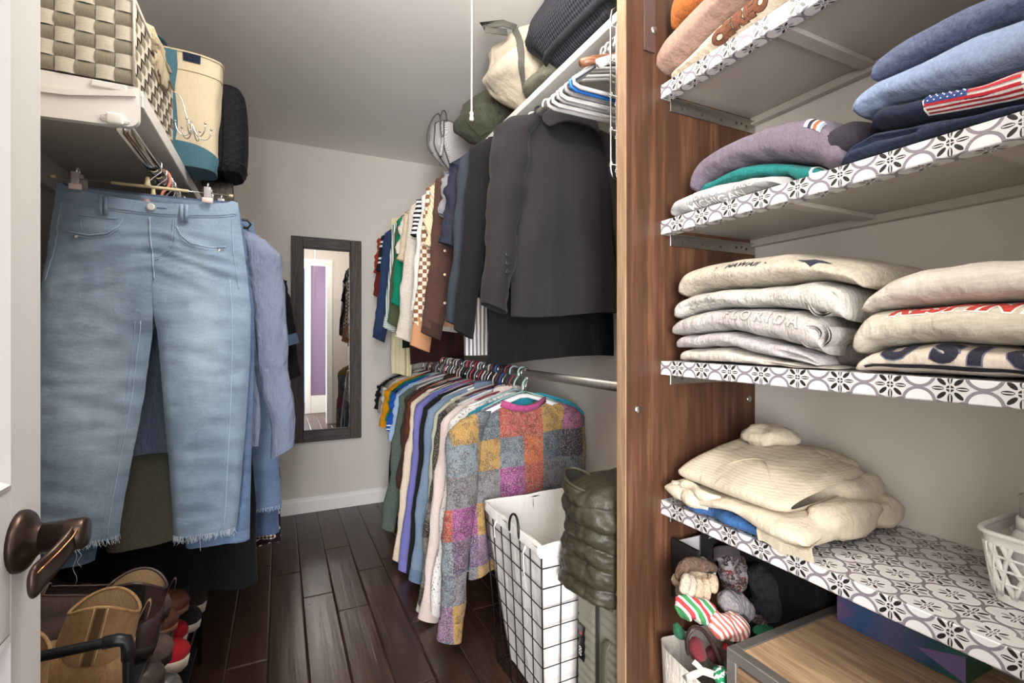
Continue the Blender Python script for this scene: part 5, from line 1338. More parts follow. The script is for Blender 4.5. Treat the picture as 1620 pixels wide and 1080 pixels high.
G().strip([W(1113, 1062, .72), W(1104, 1052, .725), W(1097, 1046, .73)], .010, .003).mk('cloth_tie', CV, sb)
bn = thing('fabric_bin', 'black fabric bin at the back wall under the lowest shelf', 'bin', (1.158, .815, 0))
G().box(-.052, .052, -.115, .115, .001, .69, .006).mk('bin_body', fab('#141416', mott=.2), bn, smooth=False)
G().box(-.054, .054, -.117, .117, .675, .693, .003).mk('bin_rim', fab('#1c1c1f'), bn, smooth=False)
# boxes behind
wb = thing('open_carton', 'open white carton with a dark flap against the wood panel', 'box', (0, 0, 0))
v = W(1068, 852, .93); v2 = W(1118, 852, .93)
G().box(v.x, v2.x, .918, .9205, CZ - .60, v.z, 0).box(v.x, v.x + .002, .86, .918, CZ - .60, v.z - .005).mk('carton_side', plain('white_card', '#b9b2b4', .6), wb, smooth=False)
G().box(v.x - .008, v.x - .0005, .85, .935, CZ - .66, v.z + .002).mk('carton_edge', plain('black_card', '#1a1719', .6), wb, smooth=False)
bk = thing('black_card', 'small black box with white print standing among the socks', 'box', (0, 0, 0))
v = W(1112, 850, .90); v2 = W(1136, 850, .90)
G().box(v.x, v2.x, .897, .906, CZ - .62, CZ - .462).mk('box_body', plain('black_card', '#1a1719', .6), bk, smooth=False)
letters('printed_text', 'NO\n 3', lambda x, y: Vector(((v.x + v2.x) / 2 + x, .897, CZ - .487 + y)), plain('grey_print', '#cfcaca', .7), bk, .014, bold=.01, cuts=0)
letters('printed_text', 'LA PAIX', lambda x, y: Vector(((v.x + v2.x) / 2 + x, .897, CZ - .512 + y)), plain('grey_print', '#cfcaca', .7), bk, .0068, bold=.0, cuts=0)
# socks and gloves
gs = 'winter socks and gloves in the canvas bag'
def sock(label, pts, r, m_, nm='sock', cat='sock', seed=0, fl=1.0, cuff=None):
    P = [W(px, py, Y) for px, py, Y in pts]; o = P[0].copy()
    t = thing(nm, label, cat, o, 0, gs)
    Q = []; R = []
    for i in range(len(P) - 1):
        for q in range(9): Q.append(P[i].lerp(P[i + 1], q / 9) - o)
    Q.append(P[-1] - o); n = len(Q)
    for i in range(n):
        e = min(i, n - 1 - i) / 4.5
        R.append(r * (1 + .12 * nz(i * .6, seed, 2)) * min(1, .45 + .5 * e))
    g = G().tube(Q, R, 28, ry=[x * fl * .8 for x in R])
    for i, v in enumerate(g.V):
        v = Vector(v); c_ = Q[min(n - 1, i // 28)]; d_ = v - c_
        k = 1 + .30 * nz(v.x * 45, v.y * 45, v.z * 45 + seed) + .16 * nz(v.x * 110, v.y * 110, v.z * 110 + seed)
        g.V[i] = tuple(c_ + d_ * k)
    g.mk('sock_body', m_, t, sub=1)
    if cuff: G().tube(Q[:7], [r * 1.08] * 7, 20).mk('sock_cuff', cuff, t)
    return t
FUZ = lambda a, b: fab(a, b, fuzz=1.0, scale=130, wr=.7, wrs=40)
TAN = FUZ('#b59b7f', '#cdb79c')
t = thing('fuzzy_gloves', 'pair of fuzzy beige and brown gloves on top of the socks', 'gloves', W(1095, 915, .85), 0, gs); og_ = Vector(t.location)
g = G(); blob(g, (0, 0, -.012), (.045, .035, .030), .25, 6, 2, .8); g.mk('glove_palm', TAN, t)
for i, (px, py, qx, qy) in enumerate(((1086, 908, 1078, 938), (1094, 910, 1088, 944), (1105, 914, 1100, 952), (1116, 914, 1113, 953), (1126, 908, 1126, 938))):
    a, b = W(px, py, .82) - og_, W(qx, qy, .80) - og_
    G().tube([a, a.lerp(b, .35) + Vector((0, -.005, .003)), a.lerp(b, .75) + Vector((0, -.004, 0)), b], [.0105, .0125, .0125, .008], 12).mk('finger', TAN if i > 1 else FUZ('#a99a8a', '#c5b6a4'), t, sub=1)
DB = FUZ('#4a372c', '#7a6150')
G().tube([W(1072, 920, .83) - og_, W(1080, 893, .85) - og_, W(1098, 890, .85) - og_, W(1118, 896, .84) - og_, W(1134, 900, .84) - og_], [.012, .016, .017, .016, .011], 14).mk('glove_cuff', DB, t, sub=1)
FI = patchwork(['#342d2f', '#5d2e31', '#6a6266', '#403839', '#4c3032', '#837b80'], .008, .010, 'fair_isle')
sock('grey and maroon patterned knit sock standing by the black box', [(1148, 868, .88), (1152, 895, .86), (1157, 920, .85), (1168, 940, .84)], .030, FI, seed=3, cuff=fab('#4a4145', fuzz=.8))
sock('second maroon patterned sock behind the grey fleece one', [(1172, 880, .88), (1172, 910, .86), (1164, 938, .85)], .022, FI, seed=8)
sock('fluffy grey sherpa sock in the middle of the pile', [(1138, 943, .80), (1155, 952, .79), (1172, 958, .79), (1186, 970, .80)], .027, FUZ('#7d7778', '#a29c9c'), seed=5)
sock('dark charcoal fuzzy sock, largest in the pile', [(1190, 895, .84), (1210, 925, .82), (1215, 955, .81), (1200, 975, .80)], .042, FUZ('#232225', '#333236'), seed=6)
sock('dark sock with a red patterned toe lying across the pile', [(1178, 962, .79), (1195, 978, .78), (1212, 984, .78)], .012, FI, seed=7)
sock('red sock ball at the back near the side table', [(1246, 955, .82), (1258, 962, .81), (1268, 970, .80)], .022, FUZ('#a5242c', '#bd3038'), seed=9)
sock('pale grey sock edge behind the red one', [(1246, 925, .86), (1252, 942, .85), (1260, 955, .85)], .010, FUZ('#8e898c', '#a9a4a6'), seed=10)
sock('red white and green striped fuzzy sock under the gloves', [(1072, 970, .80), (1088, 960, .79), (1112, 966, .78), (1130, 972, .78)], .026, stripes(['#3f7d4a', '#d9d2c8', '#b23a3c', '#b23a3c', '#d9d2c8', '#3f7d4a'], .034, 0, .5), seed=11)
sock('pink and white striped rolled sock beside the red and green one', [(1122, 985, .76), (1140, 990, .75), (1160, 992, .75), (1180, 988, .75)], .028, stripes(['#c0655c', '#e3d8cf'], .013, 0, .45), seed=12)
sock('maroon knit mitten under the brown strap', [(1098, 1010, .755), (1104, 1030, .75), (1100, 1045, .75)], .020, fab('#5c1f26', '#702a30', fuzz=.8), seed=13)
sock('second dark maroon mitten behind the strap', [(1118, 1030, .765), (1132, 1035, .76), (1140, 1045, .76)], .017, fab('#4b1a22', fuzz=.8), seed=14)
sock('bright red sock tucked beside the table leg', [(1146, 1016, .765), (1150, 1028, .76)], .013, FUZ('#b52a2e', '#c8383c'), seed=15)
sock('bright green sock with small print beside the table leg', [(1130, 1062, .72), (1142, 1068, .715), (1150, 1080, .715)], .018, blotch(['#1f6b45', '#237a50', '#e0e2dc', '#1f6b45'], 60), seed=16)
sock('striped grey and white sock squeezed behind the gloves', [(1108, 880, .89), (1120, 900, .87), (1128, 915, .86)], .017, stripes(['#8d888b', '#c9c4c2'], .012, 2), seed=21)
sock('dark green sock peeking out left of the striped sock', [(1068, 985, .79), (1074, 1000, .78), (1084, 1008, .775)], .014, FUZ('#1f4a33', '#2c6144'), seed=22)
sock('charcoal sock heel between the sherpa sock and striped roll', [(1150, 965, .785), (1168, 972, .78), (1186, 980, .78)], .014, FUZ('#2f2d31', '#454247'), seed=23)
sock('maroon and grey sock at the front under the pink roll', [(1160, 1006, .755), (1172, 1004, .755), (1184, 1000, .76)], .013, FI, seed=24)
sock('green sock at the back edge of the side table', [(1192, 998, .74), (1206, 996, .74), (1222, 994, .74)], .010, FUZ('#1d6a44', '#2a7d54'), seed=17)
# ================================================================== hamper, suitcase, puffer jacket
hm = thing('laundry_hamper', 'black wire laundry hamper with a white canvas liner', 'hamper', (.845, 1.41, 0))
o_ = Vector(hm.location)
def hpt(f, z, ins=0.0):
    """f in 0..4 around: side index + fraction, starting front-left corner going +x"""
    tz = z / .56
    x0, x1 = lerp(.702, .675, tz) + ins, lerp(.985, 1.01, tz) - ins; y0, y1 = lerp(1.246, 1.21, tz) + ins, lerp(1.575, 1.640, tz) - ins
    s = int(f) % 4; q = f - int(f)
    P = [(x0, y0), (x1, y0), (x1, y1), (x0, y1)]; a, b = P[s], P[(s + 1) % 4]
    return Vector((lerp(a[0], b[0], q), lerp(a[1], b[1], q), z)) - o_
WIRE = BLACKM
for k in range(10):
    z = .012 + k * .0605
    if z > .55: break
    G().tube([hpt(f, z) for f in (0, 1, 2, 3)], .0019, 6, closed=True).mk('wire', WIRE, hm)
for s in range(4):
    n = 5 if s % 2 == 0 else 6
    for q in range(n): 
        f = s + q / n
        G().tube([hpt(f, .006), hpt(f, .3), hpt(f, .548)], .0019 if q else .0026, 6).mk('wire', WIRE, hm)
G().tube([hpt(f, .552) for f in (0, 1, 2, 3)], .0032, 8, closed=True).mk('rim_wire', WIRE, hm)
LIN = fab('#d9d3cd', '#e4dfd9', mott=.05, wr=.45, wrs=9, scale=400)
def lin(u, v):
    f = u * 4
    z = .03 + .535 * v; p = hpt(f, min(z, .56), .004 + .030 * (1 - v) ** 1.5)
    p.z = z - (0) + .003 * sin(u * 40); b = .007 * nz(u * 14, z * 8, 3)
    p.x += b; p.y += b
    return p
g = G().grid(lin, 64, 14, closeu=True); g.add([lin(q / 64, 0) for q in range(64)], [tuple(range(64))])
g.mk('liner', LIN, hm)
def rim(u, v):
    f = u * 4; a = v * pi
    ins = .004 - .009 * (1 - cos(a)) / 2 + .0015 * sin(u * 53); z = .558 + .007 * sin(a) + .002 * sin(u * 37) - (.026 + .005 * sin(u * 31)) * max(0, (v - .5) * 2)
    return hpt(f, .56, ins) + Vector((0, 0, z - .56))
G().grid(rim, 64, 10, closeu=True).mk('folded_rim', LIN, hm)
for s, f in ((3, 3.62), (1, 1.4)):
    c_ = hpt(f, .545); dy = .034
    nx = -1 if s == 3 else 1
    P = [c_ + Vector((nx * .009, dy, -.010)), c_ + Vector((nx * .010, dy * 1.02, .022)), c_ + Vector((nx * .008, dy * .7, .052)), c_ + Vector((nx * .006, 0, .062)), c_ + Vector((nx * .008, -dy * .7, .052)), c_ + Vector((nx * .010, -dy * 1.02, .022)), c_ + Vector((nx * .009, -dy, -.010))]
    G().tube(P, .0042, 10).mk('handle', BLACKM, hm, sub=1)
for f in (3.30, 3.80):
    c_ = hpt(f, .535, -.006)
    G().strip([c_ + Vector((-.004, 0, .0)), c_ + Vector((-.008, .010, -.02)), c_ + Vector((-.006, .012, -.06)), c_ + Vector((-.005, .008, -.095 if f > 3.5 else -.05))], .009, .0015, up=(0, 1, 0)).mk('cloth_tie', LIN, hm)

def rrect(hx, hz, r, n):
    """rounded rectangle, evenly spaced: (x, z, nx, nz)"""
    A, B = 2 * (hx - r), 2 * (hz - r); q = pi * r / 2; per = 2 * A + 2 * B + 4 * q; out = []
    for i in range(n):
        s = per * i / n
        for (ln, kind) in ((B / 2, 'r'), (q, 0), (A, 't'), (q, 1), (B, 'l'), (q, 2), (A, 'b'), (q, 3), (B / 2 + 1e-6, 'r2')):
            if s <= ln: break
            s -= ln
        if kind == 'r': p = (hx, s, 1, 0)
        elif kind == 'r2': p = (hx, -B / 2 + s, 1, 0)
        elif kind == 't': p = (hx - r - s, hz, 0, 1)
        elif kind == 'l': p = (-hx, hz - r - s, -1, 0)
        elif kind == 'b': p = (-hx + r + s, -hz, 0, -1)
        else:
            a = pi / 2 * kind + s / r; cx = (1, -1, -1, 1)[kind] * (hx - r); cz = (1, 1, -1, -1)[kind] * (hz - r)
            p = (cx + r * cos(a), cz + r * sin(a), cos(a), sin(a))
        out.append(p)
    return out
SX, SY_, SZ = .778, .982, .03
su_ = thing('suitcase', 'olive grey ridged hard shell suitcase between the hamper and wood panel', 'suitcase', (SX, SY_, 0))
SHM = plain('olive_polycarbonate', '#7d796a', .42, 0, .45, mott=.05, scale=200)
RRS = rrect(.198, .268, .05, 360)
def shell(y0, y1, flat_side):
    def fn(u, v):   # ridges run along y on the narrow faces
        X, Z, nx, nzz = RRS[int(round(u * 360)) % 360]
        ph = (Z if abs(nx) > .7 else X)
        rid = .0048 * (abs(cos(ph * pi / .026)) ** .7) * smoothstep(0, .1, v) * (1 - smoothstep(.9, 1, v))
        b = (v if flat_side > 0 else 1 - v); ed = .90 + .10 * sqrt(max(0, 1 - max(0, (b - .72) / .28) ** 2))
        return Vector((.20 + (X + nx * rid) * ed, lerp(y0, y1, v), .30 + (Z + nzz * rid) * ed))
    return fn
for (y0, y1, s) in ((.0, .096, -1), (.112, .208, 1)):
    fn = shell(y0, y1, s)
    g = G().grid(fn, 360, 10, closeu=True)
    for v in (0, 1): g.add([fn(q / 360, v) for q in range(360)], [tuple(range(360))])
    g.mk('shell', SHM, su_, fixn=True)
def zf(u, v):
    X, Z, nx, nzz = RRS[int(round(u * 360)) % 360]; return Vector((.20 + X + nx * .001, lerp(.0955, .1125, v), .30 + Z + nzz * .001))
G().grid(zf, 120, 2, closeu=True).mk('zipper_tape', fab('#4a4840', weave=900), su_)
for q in (.1005, .1075):
    G().tube([zf(i / 120, 0) * 1 + Vector((0, q - .0955, 0)) for i in range(120)], .0020, 5, closed=True).mk('zipper_line', plain('zip_dark', '#24231f', .5), su_)
lk = G().box(-.006, .001, .158, .186, .245, .345, .002).mk('lock_plate', plain('gloss_black', '#0e0e10', .15, 0, .6), su_, smooth=False)
letters('lock_digits', '020', lambda x, y: Vector((-.0065, .172 + y, .272 + x)), WHT, lk, .018, bold=.01, cuts=0)
G().box(-.0068, -.0055, .168, .176, .318, .326, .0005).mk('lock_button', plain('red_dot', '#b8483f', .4), lk, smooth=False)
P = [(.004, .045, .37), (-.012, .045, .366), (-.020, .045, .345), (-.021, .045, .28), (-.020, .045, .215), (-.012, .045, .194), (.004, .045, .19)]
G().strip(P, .026, .008, up=(0, 1, 0)).mk('side_handle', plain('olive_rubber', '#4f4c40', .5), su_, sub=2)
for x in (.03, .37):
    for y in (.03, .18): G().tube([(x, y - .011, .016), (x, y + .011, .016)], .0155, 16).mk('wheel', BLACKP, su_)

pj = thing('puffer_jacket', 'olive quilted puffer jacket draped over the suitcase top', 'jacket', (.925, 1.10, .48))
NY = Mat('olive_nylon', .46, 0, .3); NY.base(NY.mix(NY.noise(NY.mapping(), 9, 2), '#2f2a20', '#3e382b')); NY.bump(NY.noise(NY.mapping(), 45, 3, .6), .55, .006); NY = NY.m
RJ = rrect(.205, .098, .07, 240)
def qbody(u, v):
    X, Y, nx, ny = RJ[int(round(u * 240)) % 240]
    zb = -.045 + .030 * nz(u * 5, 1, 2) + .02 * abs(X / .2)
    cap = sqrt(max(0, 1 - max(0, (v - .80) / .20) ** 2)); capb = sqrt(max(0, 1 - max(0, (.10 - v) / .10) ** 2))
    sc = (.45 + .55 * cap) * (.86 + .14 * capb)
    vv = v * 6 + .35 * nz(u * 9, v * 2, 5)
    puff = abs(sin(pi * vv)) ** .5 * (.35 + .65 * abs(sin(pi * u * 13)) ** .35)
    off = .016 * puff + .009 * nz(u * 16, v * 9, 3) + .004 * nz(u * 50, v * 24, 8) + .014 * nz(u * 6, v * 3, 11)
    return Vector(((X + nx * off) * sc, (Y + ny * off) * sc, lerp(zb, .295, v)))
g = G().grid(qbody, 240, 96, closeu=True)
for v in (0, 1): g.add([qbody(q / 240, v) for q in range(240)], [tuple(range(240))])
b_ = g.mk('quilted_body', NY, pj, fixn=True)
# sleeve folded down at the near left with an open top
def slv(u, v):
    a = 2 * pi * u; z = .285 - .18 * v
    puff = abs(sin(pi * v * 3.2)) ** .6
    r = .052 + .012 * puff + .006 * nz(u * 5, v * 4, 7)
    return Vector((-.165 + r * .80 * cos(a) + .02 * v, .035 + r * 1.2 * sin(a) - .02 * v, z + .018 * sin(a)))
s_ = G().grid(slv, 40, 36, closeu=True).mk('sleeve', NY, pj)
def slc(u, v):
    a = 2 * pi * u; p = slv(u, 0); c0 = Vector((-.165, .035, .285)); return c0.lerp(p, 1 - .35 * v) + Vector((0, 0, -.05 * v))
G().grid(slc, 40, 4, closeu=True).mk('sleeve_lining', fab('#1c1c18'), s_)
G().tube([slv(u / 40, 0) for u in range(40)], .005, 8, closed=True).mk('sleeve_cuff', NY, s_)
def colf(u, v):
    return Vector((-.10 + .24 * u, -.03 - .085 * v - .02 * sin(u * 4), .245 + .055 * sin(pi * min(1, u * 1.2 + .2)) - .055 * v + .01 * sin(u * 9)))
G().grid(colf, 20, 8).mk('collar_flap', NY, pj, sub=1)
G().tube([Vector((-.185 + .01 * sin(q), -.05 + .004 * q, .12 + .0 * q)) for q in range(2)], .002, 5).mk('zip_pull', STEEL, pj)

# ================================================================== things on the left shelf
bk_ = thing('woven_basket', 'two tone grey beige woven strap basket on the left shelf', 'basket', (-.62, 1.306, LT + .002))
bW, bD, bH = .333, .435, .185
STR = {0: Mat('light_strap', .8, 0, .2), 1: Mat('dark_strap', .8, 0, .2)}
for k, (a, b) in enumerate((('#b7ae9d', '#cfc7b6'), ('#7f7766', '#8f8775'))):
    M_ = STR[k]; n = M_.noise(M_.mapping((420, 420, 90) if k else (90, 90, 420)), 1, 2); M_.base(M_.mix(n, a, b)); M_.bump(n, .5, .001)
G().box(.004, bW - .004, .004, bD - .004, 0, bH - .004).mk('basket_core', plain('basket_core', '#5f584b', .9), bk_, smooth=False)
cs_ = .0333; rowh = .0308
def pillow(w_, h_, horiz):
    g = G()
    def fn(u, v): return (w_ * (u - .5), -.0028 * (1 - (2 * (u if horiz else v) - 1) ** 2) - .0006, h_ * (v - .5))
    return g.grid(fn, 6, 6).mesh('woven_square', None)
for (face, n, w_) in (('f', 10, cs_), ('r', 13, bD / 13)):
    ms = []
    for k in (0, 1):
        me = pillow(w_ * .985, rowh * .985, k == 0); me.materials.append(STR[k].m); ms.append(me)
    for i in range(n):
        for j in range(6):
            k = (i + j + (1 if face == 'r' else 0)) % 2
            o = bpy.data.objects.new('woven_square', ms[k]); COL.objects.link(o); o.parent = bk_
            if face == 'f': o.location = (cs_ * (i + .5), .003, rowh * (j + .5))
            else: o.location = (bW - .003, w_ * (i + .5), rowh * (j + .5)); o.rotation_euler = (0, 0, pi / 2)
g = G(); g.tube([(0, 0, bH), (bW, 0, bH), (bW, bD, bH), (0, bD, bH)], .005, 8, closed=True); g.tube([(bW, 0, 0), (bW, 0, bH)], .003, 6); g.mk('rim_binding', STR[0].m, bk_)
tc_ = thing('draped_cloth', 'beige folded cloth spilling over the woven basket rim', 'cloth', (-.33, 1.50, LT + bH + .005))
g = G(); blob(g, (-.02, .02, .005), (.075, .11, .035), .35, 6, 4, .7); blob(g, (.045, .05, -.028), (.010, .075, .045), .3, 6, 9, .7); g.mk('cloth_body', fab('#b4a284', '#c9b899', wr=.7), tc_)
pk_ = thing('snack_packet', 'small yellow and blue packet on the basket rim', 'packet', (-.315, 1.36, LT + bH + .012))
g = G(); blob(g, (0, 0, .006), (.016, .022, .012), .3, 5, 6, .6, 14, 10); g.mk('packet_body', blotch(['#d8b43c', '#4aa0c0', '#23272b', '#d8b43c'], 30), pk_)

# canvas tote with teal trim
ct = thing('canvas_tote', 'cream canvas tote bag with teal handles and base on the left shelf', 'tote bag', (-.352, 1.93, LT + .004))
CAN = fab('#c6b698', '#d2c4a9', mott=.05, wr=.5, wrs=8, scale=500); TEA = fab('#456a76', '#527884', wr=.4, scale=500)
def tote(u, v, off=0.0):
    a = 2 * pi * u
    wx = lerp(.155, .185, v) + off; wy = lerp(.075, .062, v) + off
    p = Vector((sg(cos(a), .5) * wx, sg(sin(a), .55) * wy, .37 * v))
    p.y += .010 * nz(u * 6, v * 3, 4) * v; p.x += .010 * nz(v * 4, u * 4, 8)
    p.x += -.01 * v
    return p
g = G().grid(lambda u, v: tote(u, v), 56, 20, closeu=True); g.add([tote(q / 56, 0) for q in range(56)], [tuple(range(56))]); g.mk('tote_body', CAN, ct)
g = G().grid(lambda u, v: tote(u, v * (.17 - .045 * cos(4 * pi * u)), .0025), 56, 5, closeu=True); g.add([tote(q / 56, 0, .0025) - Vector((0, 0, .001)) for q in range(56)], [tuple(range(56))]); g.mk('teal_base', TEA, ct)
def fr_u(x):  # find u on the camera-facing side for a local x
    best = min(range(200), key=lambda q: abs(tote(.5 + q / 400, .5).x - x)); return .5 + best / 400
for xx in (-.115, .035):
    u0 = fr_u(xx - .018); u1 = fr_u(xx + .018)
    G().grid(lambda u, v: tote(lerp(u0, u1, u), .02 + .98 * v, .004), 4, 16).mk('handle_strap', TEA, ct)
P = [tote(fr_u(-.115), 1, .003), Vector((-.115, -.066, .385)), Vector((-.09, -.07, .40)), Vector((-.04, -.07, .402)), Vector((.015, -.07, .395)), tote(fr_u(.035), 1, .003)]
G().strip(P, .030, .004, up=(0, -1, .3)).mk('handle_loop', TEA, ct, sub=1)
G().grid(lambda u, v: tote(lerp(fr_u(.066), fr_u(.112), u), .92 + .075 * v, .004), 3, 3).mk('navy_label', fab('#22283a'), ct)
G().tube([tote(.5 + q / 80, .84, .002) for q in range(41)], .0016, 5).mk('top_seam', CAN, ct)
G().tube([tote(q / 56, 1.0, .001) for q in range(56)], .004, 6, closed=True).mk('top_hem', CAN, ct)

# chrome multi hook hanger
mh = thing('multi_hook_hanger', 'chrome six prong hook hanger in front of the canvas tote', 'hook', (-.262, 1.735, LT + .150))
G().tube([(-.040, -.01, -.010), (-.038, -.01, .02), (-.024, -.005, .036), (-.006, 0, .024), (0, 0, 0), (.006, 0, -.03), (.024, 0, -.075)], .0022, 8).mk('stem', CHROME, mh, sub=1)
for q in range(6):
    a = 2 * pi * q / 6 + .3; dx, dy = cos(a), sin(a)
    base = Vector((.026, 0, -.082))
    P = [Vector((.020 + .003 * dx, .003 * dy, -.045)), Vector((.024 + .004 * dx, .004 * dy, -.075)), base + Vector((.016 * dx, .016 * dy, -.014)), base + Vector((.034 * dx, .034 * dy, -.013)), base + Vector((.045 * dx, .045 * dy, .004)), base + Vector((.046 * dx, .046 * dy, .024))]
    pr = G().tube(P, .0020, 8).mk('prong', CHROME, mh, sub=1)
    g = G(); blob(g, P[-1], (.0038, .0038, .0038), 0, 1, 0, 1, 10, 8); g.mk('ball_tip', CHROME, pr)

# wicker roll, dark box, black quilted bag
wr_ = thing('woven_roll', 'dark grey rolled woven mat end under the black quilted bag', 'mat', (-.60, 2.36, LT + .052))
g = G()
for q in range(64):
    a = q * 2 * pi / 12; pass
def wrl(u, v):
    a = 2 * pi * u; r = .046 + .003 * abs(sin(a * 7)) + .0025 * abs(sin(v * 60))
    return Vector((.42 * v, r * cos(a), r * sin(a)))
g.grid(wrl, 56, 80, closeu=True); g.add([wrl(q / 56, 1) for q in range(56)], [tuple(range(56))]); g.mk('roll_body', fab('#5d564d', '#8a8174', scale=90, fuzz=.8), wr_)
db = thing('storage_box', 'dark flat box on the left shelf under the black bag', 'box', (-.62, 2.14, LT + .001))
G().box(0, .335, 0, .155, 0, .095, .003).mk('box_body', plain('dark_taupe_card', '#4b4540', .7), db, smooth=False)
G().box(-.002, .338, -.002, .157, .075, .099, .002).mk('lid', plain('black_card2', '#232226', .6), db, smooth=False)
QB = Mat('black_quilted_fabric', .75, 0, .25); X3 = QB.xyz()
q1 = (X3[0] + X3[2]) / .032; q2 = (X3[0] - X3[2]) / .032
qd = ((q1 - q1.rnd()).ab() * 2.0 - 1.0).ab().mn(((q2 - q2.rnd()).ab() * 2.0 - 1.0).ab())
QB.base(QB.mix(qd.lt(.10), '#202024', '#111113')); QB.bump((qd * -1.0 + 1.0).op('POWER', .5), .7, .006); QB = QB.m
qb = thing('quilted_bag', 'black quilted travel bag at the back of the left shelf', 'bag', (-.315, 2.30, LT + .105))
def qbf(u, v):
    a = 2 * pi * u; e = sg(sin(pi * v), .35)
    return Vector((sg(cos(a), .45) * .195 * (.90 + .1 * e), sg(sin(a), .5) * .13 * (.85 + .15 * e), .34 * v + .012 * nz(u * 6, v * 2, 3)))
g = G().grid(qbf, 56, 18, closeu=True)
for v in (0, 1): g.add([qbf(q / 56, v) for q in range(56)], [tuple(range(56))])
g.mk('bag_body', QB, qb, fixn=True)
G().tube([qbf(q / 56, .10) * 1.002 for q in range(56)], .003, 6, closed=True).mk('piping', fab('#2b2b2f'), qb)
G().tube([qbf(.80, v / 12) + Vector((.002, -.002, 0)) for v in range(13)], .0025, 6).mk('seam', fab('#19191c'), qb)
G().strip([Vector((-.05, -.135, .02)), Vector((.02, -.142, -.02)), Vector((.06, -.14, -.045)), Vector((.09, -.135, -.02))], .03, .004).mk('strap', fab('#1b1b1e'), qb, sub=1)

# ================================================================== bags on the upper right shelf
UT = CZ + .940
def softbag(name, label, loc, rz, r, h, m_, seed, top=.8, amp=.07, kp=.55, lean=0.0, sag=0.0, p0=.14):
    t = thing(name, label, 'bag', loc, rz, 'bags on the upper right shelf')
    def fn(u, v, off=0.0):
        a = 2 * pi * u; prof = (sin(pi * min(v * (1 - p0) / .5 + p0, 1) * .5) if v < .5 else 1) * lerp(1, top, smoothstep(.3, 1, v))
        cap = sqrt(max(0, 1 - max(0, (v - .86) / .14) ** 2)); cap = .25 + .75 * cap
        d = 1 + amp * nz(cos(a) * 1.5 + seed, sin(a) * 1.5, v * 3) + amp * .7 * nz(cos(a) * 4, sin(a) * 4 + seed, v * 7)
        n = Vector((cos(a), sin(a), 0)) * off
        return Vector((sg(cos(a), kp) * r[0] * prof * cap * d + lean * v, sg(sin(a), kp) * r[1] * prof * cap * d, h * v * (1 + .05 * nz(u * 5, seed, 2)) - sag * 0)) + n
    g = G().grid(fn, 56, 26, closeu=True)
    for v in (0, 1): g.add([fn(q / 56, v) for q in range(56)], [tuple(range(56))])
    g.mk('bag_body', m_, t, fixn=True)
    return t, fn
MESHG = Mat('perforated_neoprene', .75, 0, .25); Xm = MESHG.xyz()
uu = (Xm[0] + Xm[1]) / .0065; vv = Xm[2] / .0065; uu = uu + vv.rnd() * .5
du = uu - uu.rnd(); dv = vv - vv.rnd()
MESHG.base(MESHG.mix((du * du + dv * dv).lt(.07), '#c9c6c5', '#77726f')); MESHG = MESHG.m
t, fn = softbag('mesh_handbag', 'pale grey perforated handbag with dark trim at the far end of the shelf', (.895, 2.62, UT + .001), .45, (.155, .085), .255, MESHG, 2, .93, .04)
TRM = fab('#4a4744', '#6b6864', scale=150)
for u0 in (.5, .585, .90): G().tube([fn(u0, v / 20, .001) for v in range(21)], .0045, 8).mk('trim', TRM, t)
G().tube([fn(q / 56, .955, .001) for q in range(56)], .0045, 8, closed=True).mk('top_trim', TRM, t)
h_ = [fn(.62, .86, .002) + Vector(d) for d in ((0, 0, 0), (-.02, -.02, .05), (-.06, -.03, .045), (-.085, -.04, -.01), (-.085, -.04, -.08), (-.065, -.04, -.135))]
G().tube([(x, y, z) for x, y, z in [tuple(p) for p in h_]], .0045, 10).mk('strap', TRM, t, sub=1)
h2 = [fn(.55, .80, .002) + Vector(d) for d in ((0, 0, 0), (-.03, -.03, .05), (-.07, -.035, .03), (-.10, -.02, -.03), (-.115, -.01, -.11), (-.10, -.01, -.17), (-.075, -.03, -.18))]
G().tube(h2, .0045, 10).mk('strap', TRM, t, sub=1)
hp = Vector(h_[-1]); hp2 = Vector((hp.x - .012, hp.y - .006, hp.z))
G().tube([hp + Vector((0, 0, .02)), hp + Vector((-.004, 0, -.015)), hp + Vector((-.016, 0, -.075))], .017, 12, ry=.008).mk('padded_handle', MESHG, t)
OLV = fab('#4f5142', '#5c5e4e', wr=.7, wrs=9, scale=400)
t, fn = softbag('olive_backpack', 'olive green slouchy canvas backpack on the upper shelf', (.955, 2.17, UT + .001), .2, (.175, .20), .215, OLV, 5, .80, .10)
G().tube([fn(.52 + .012 * q, .48 - .012 * q, .002) for q in range(14)], .004, 8).mk('zipper', fab('#35372c'), t)
G().grid(lambda u, v: fn(.50 + .17 * u, .10 + .36 * v, .008), 10, 6).mk('front_pocket', OLV, t)
G().tube([fn(.64, .1 + v / 14, .002) for v in range(12)], .003, 6).mk('seam', fab('#3d3f33'), t)
NAT = fab('#c0b29b', '#cdc0ab', mott=.05, wr=.8, wrs=7, scale=500)
GST = fab('#5a5750', '#6a675f', scale=300)
t, fn = softbag('canvas_duffel', 'cream canvas duffel bag with grey webbing straps', (.945, 1.76, UT + .001), .25, (.185, .19), .275, NAT, 9, .78, .13, .6, lean=.0)
for u0 in (.53, .66):
    G().grid(lambda u, v: fn(u0 + .030 * u + .03 * sin(v * 4), .10 + .86 * v, .0035), 3, 18).mk('webbing_strap', GST, t)
p0 = fn(.53, .93, .004)
G().strip([p0, p0 + Vector((-.045, .025, .012)), p0 + Vector((-.115, .07, -.004)), p0 + Vector((-.105, .055, -.022)), p0 + Vector((-.03, .02, -.02))], .030, .004, up=(.2, .2, 1)).mk('strap_loop', GST, t)
WAF = Mat('black_waffle_fabric', .85, 0, .2); Xw = WAF.xyz()
wu = Xw[1] / .011; wv = Xw[2] / .011
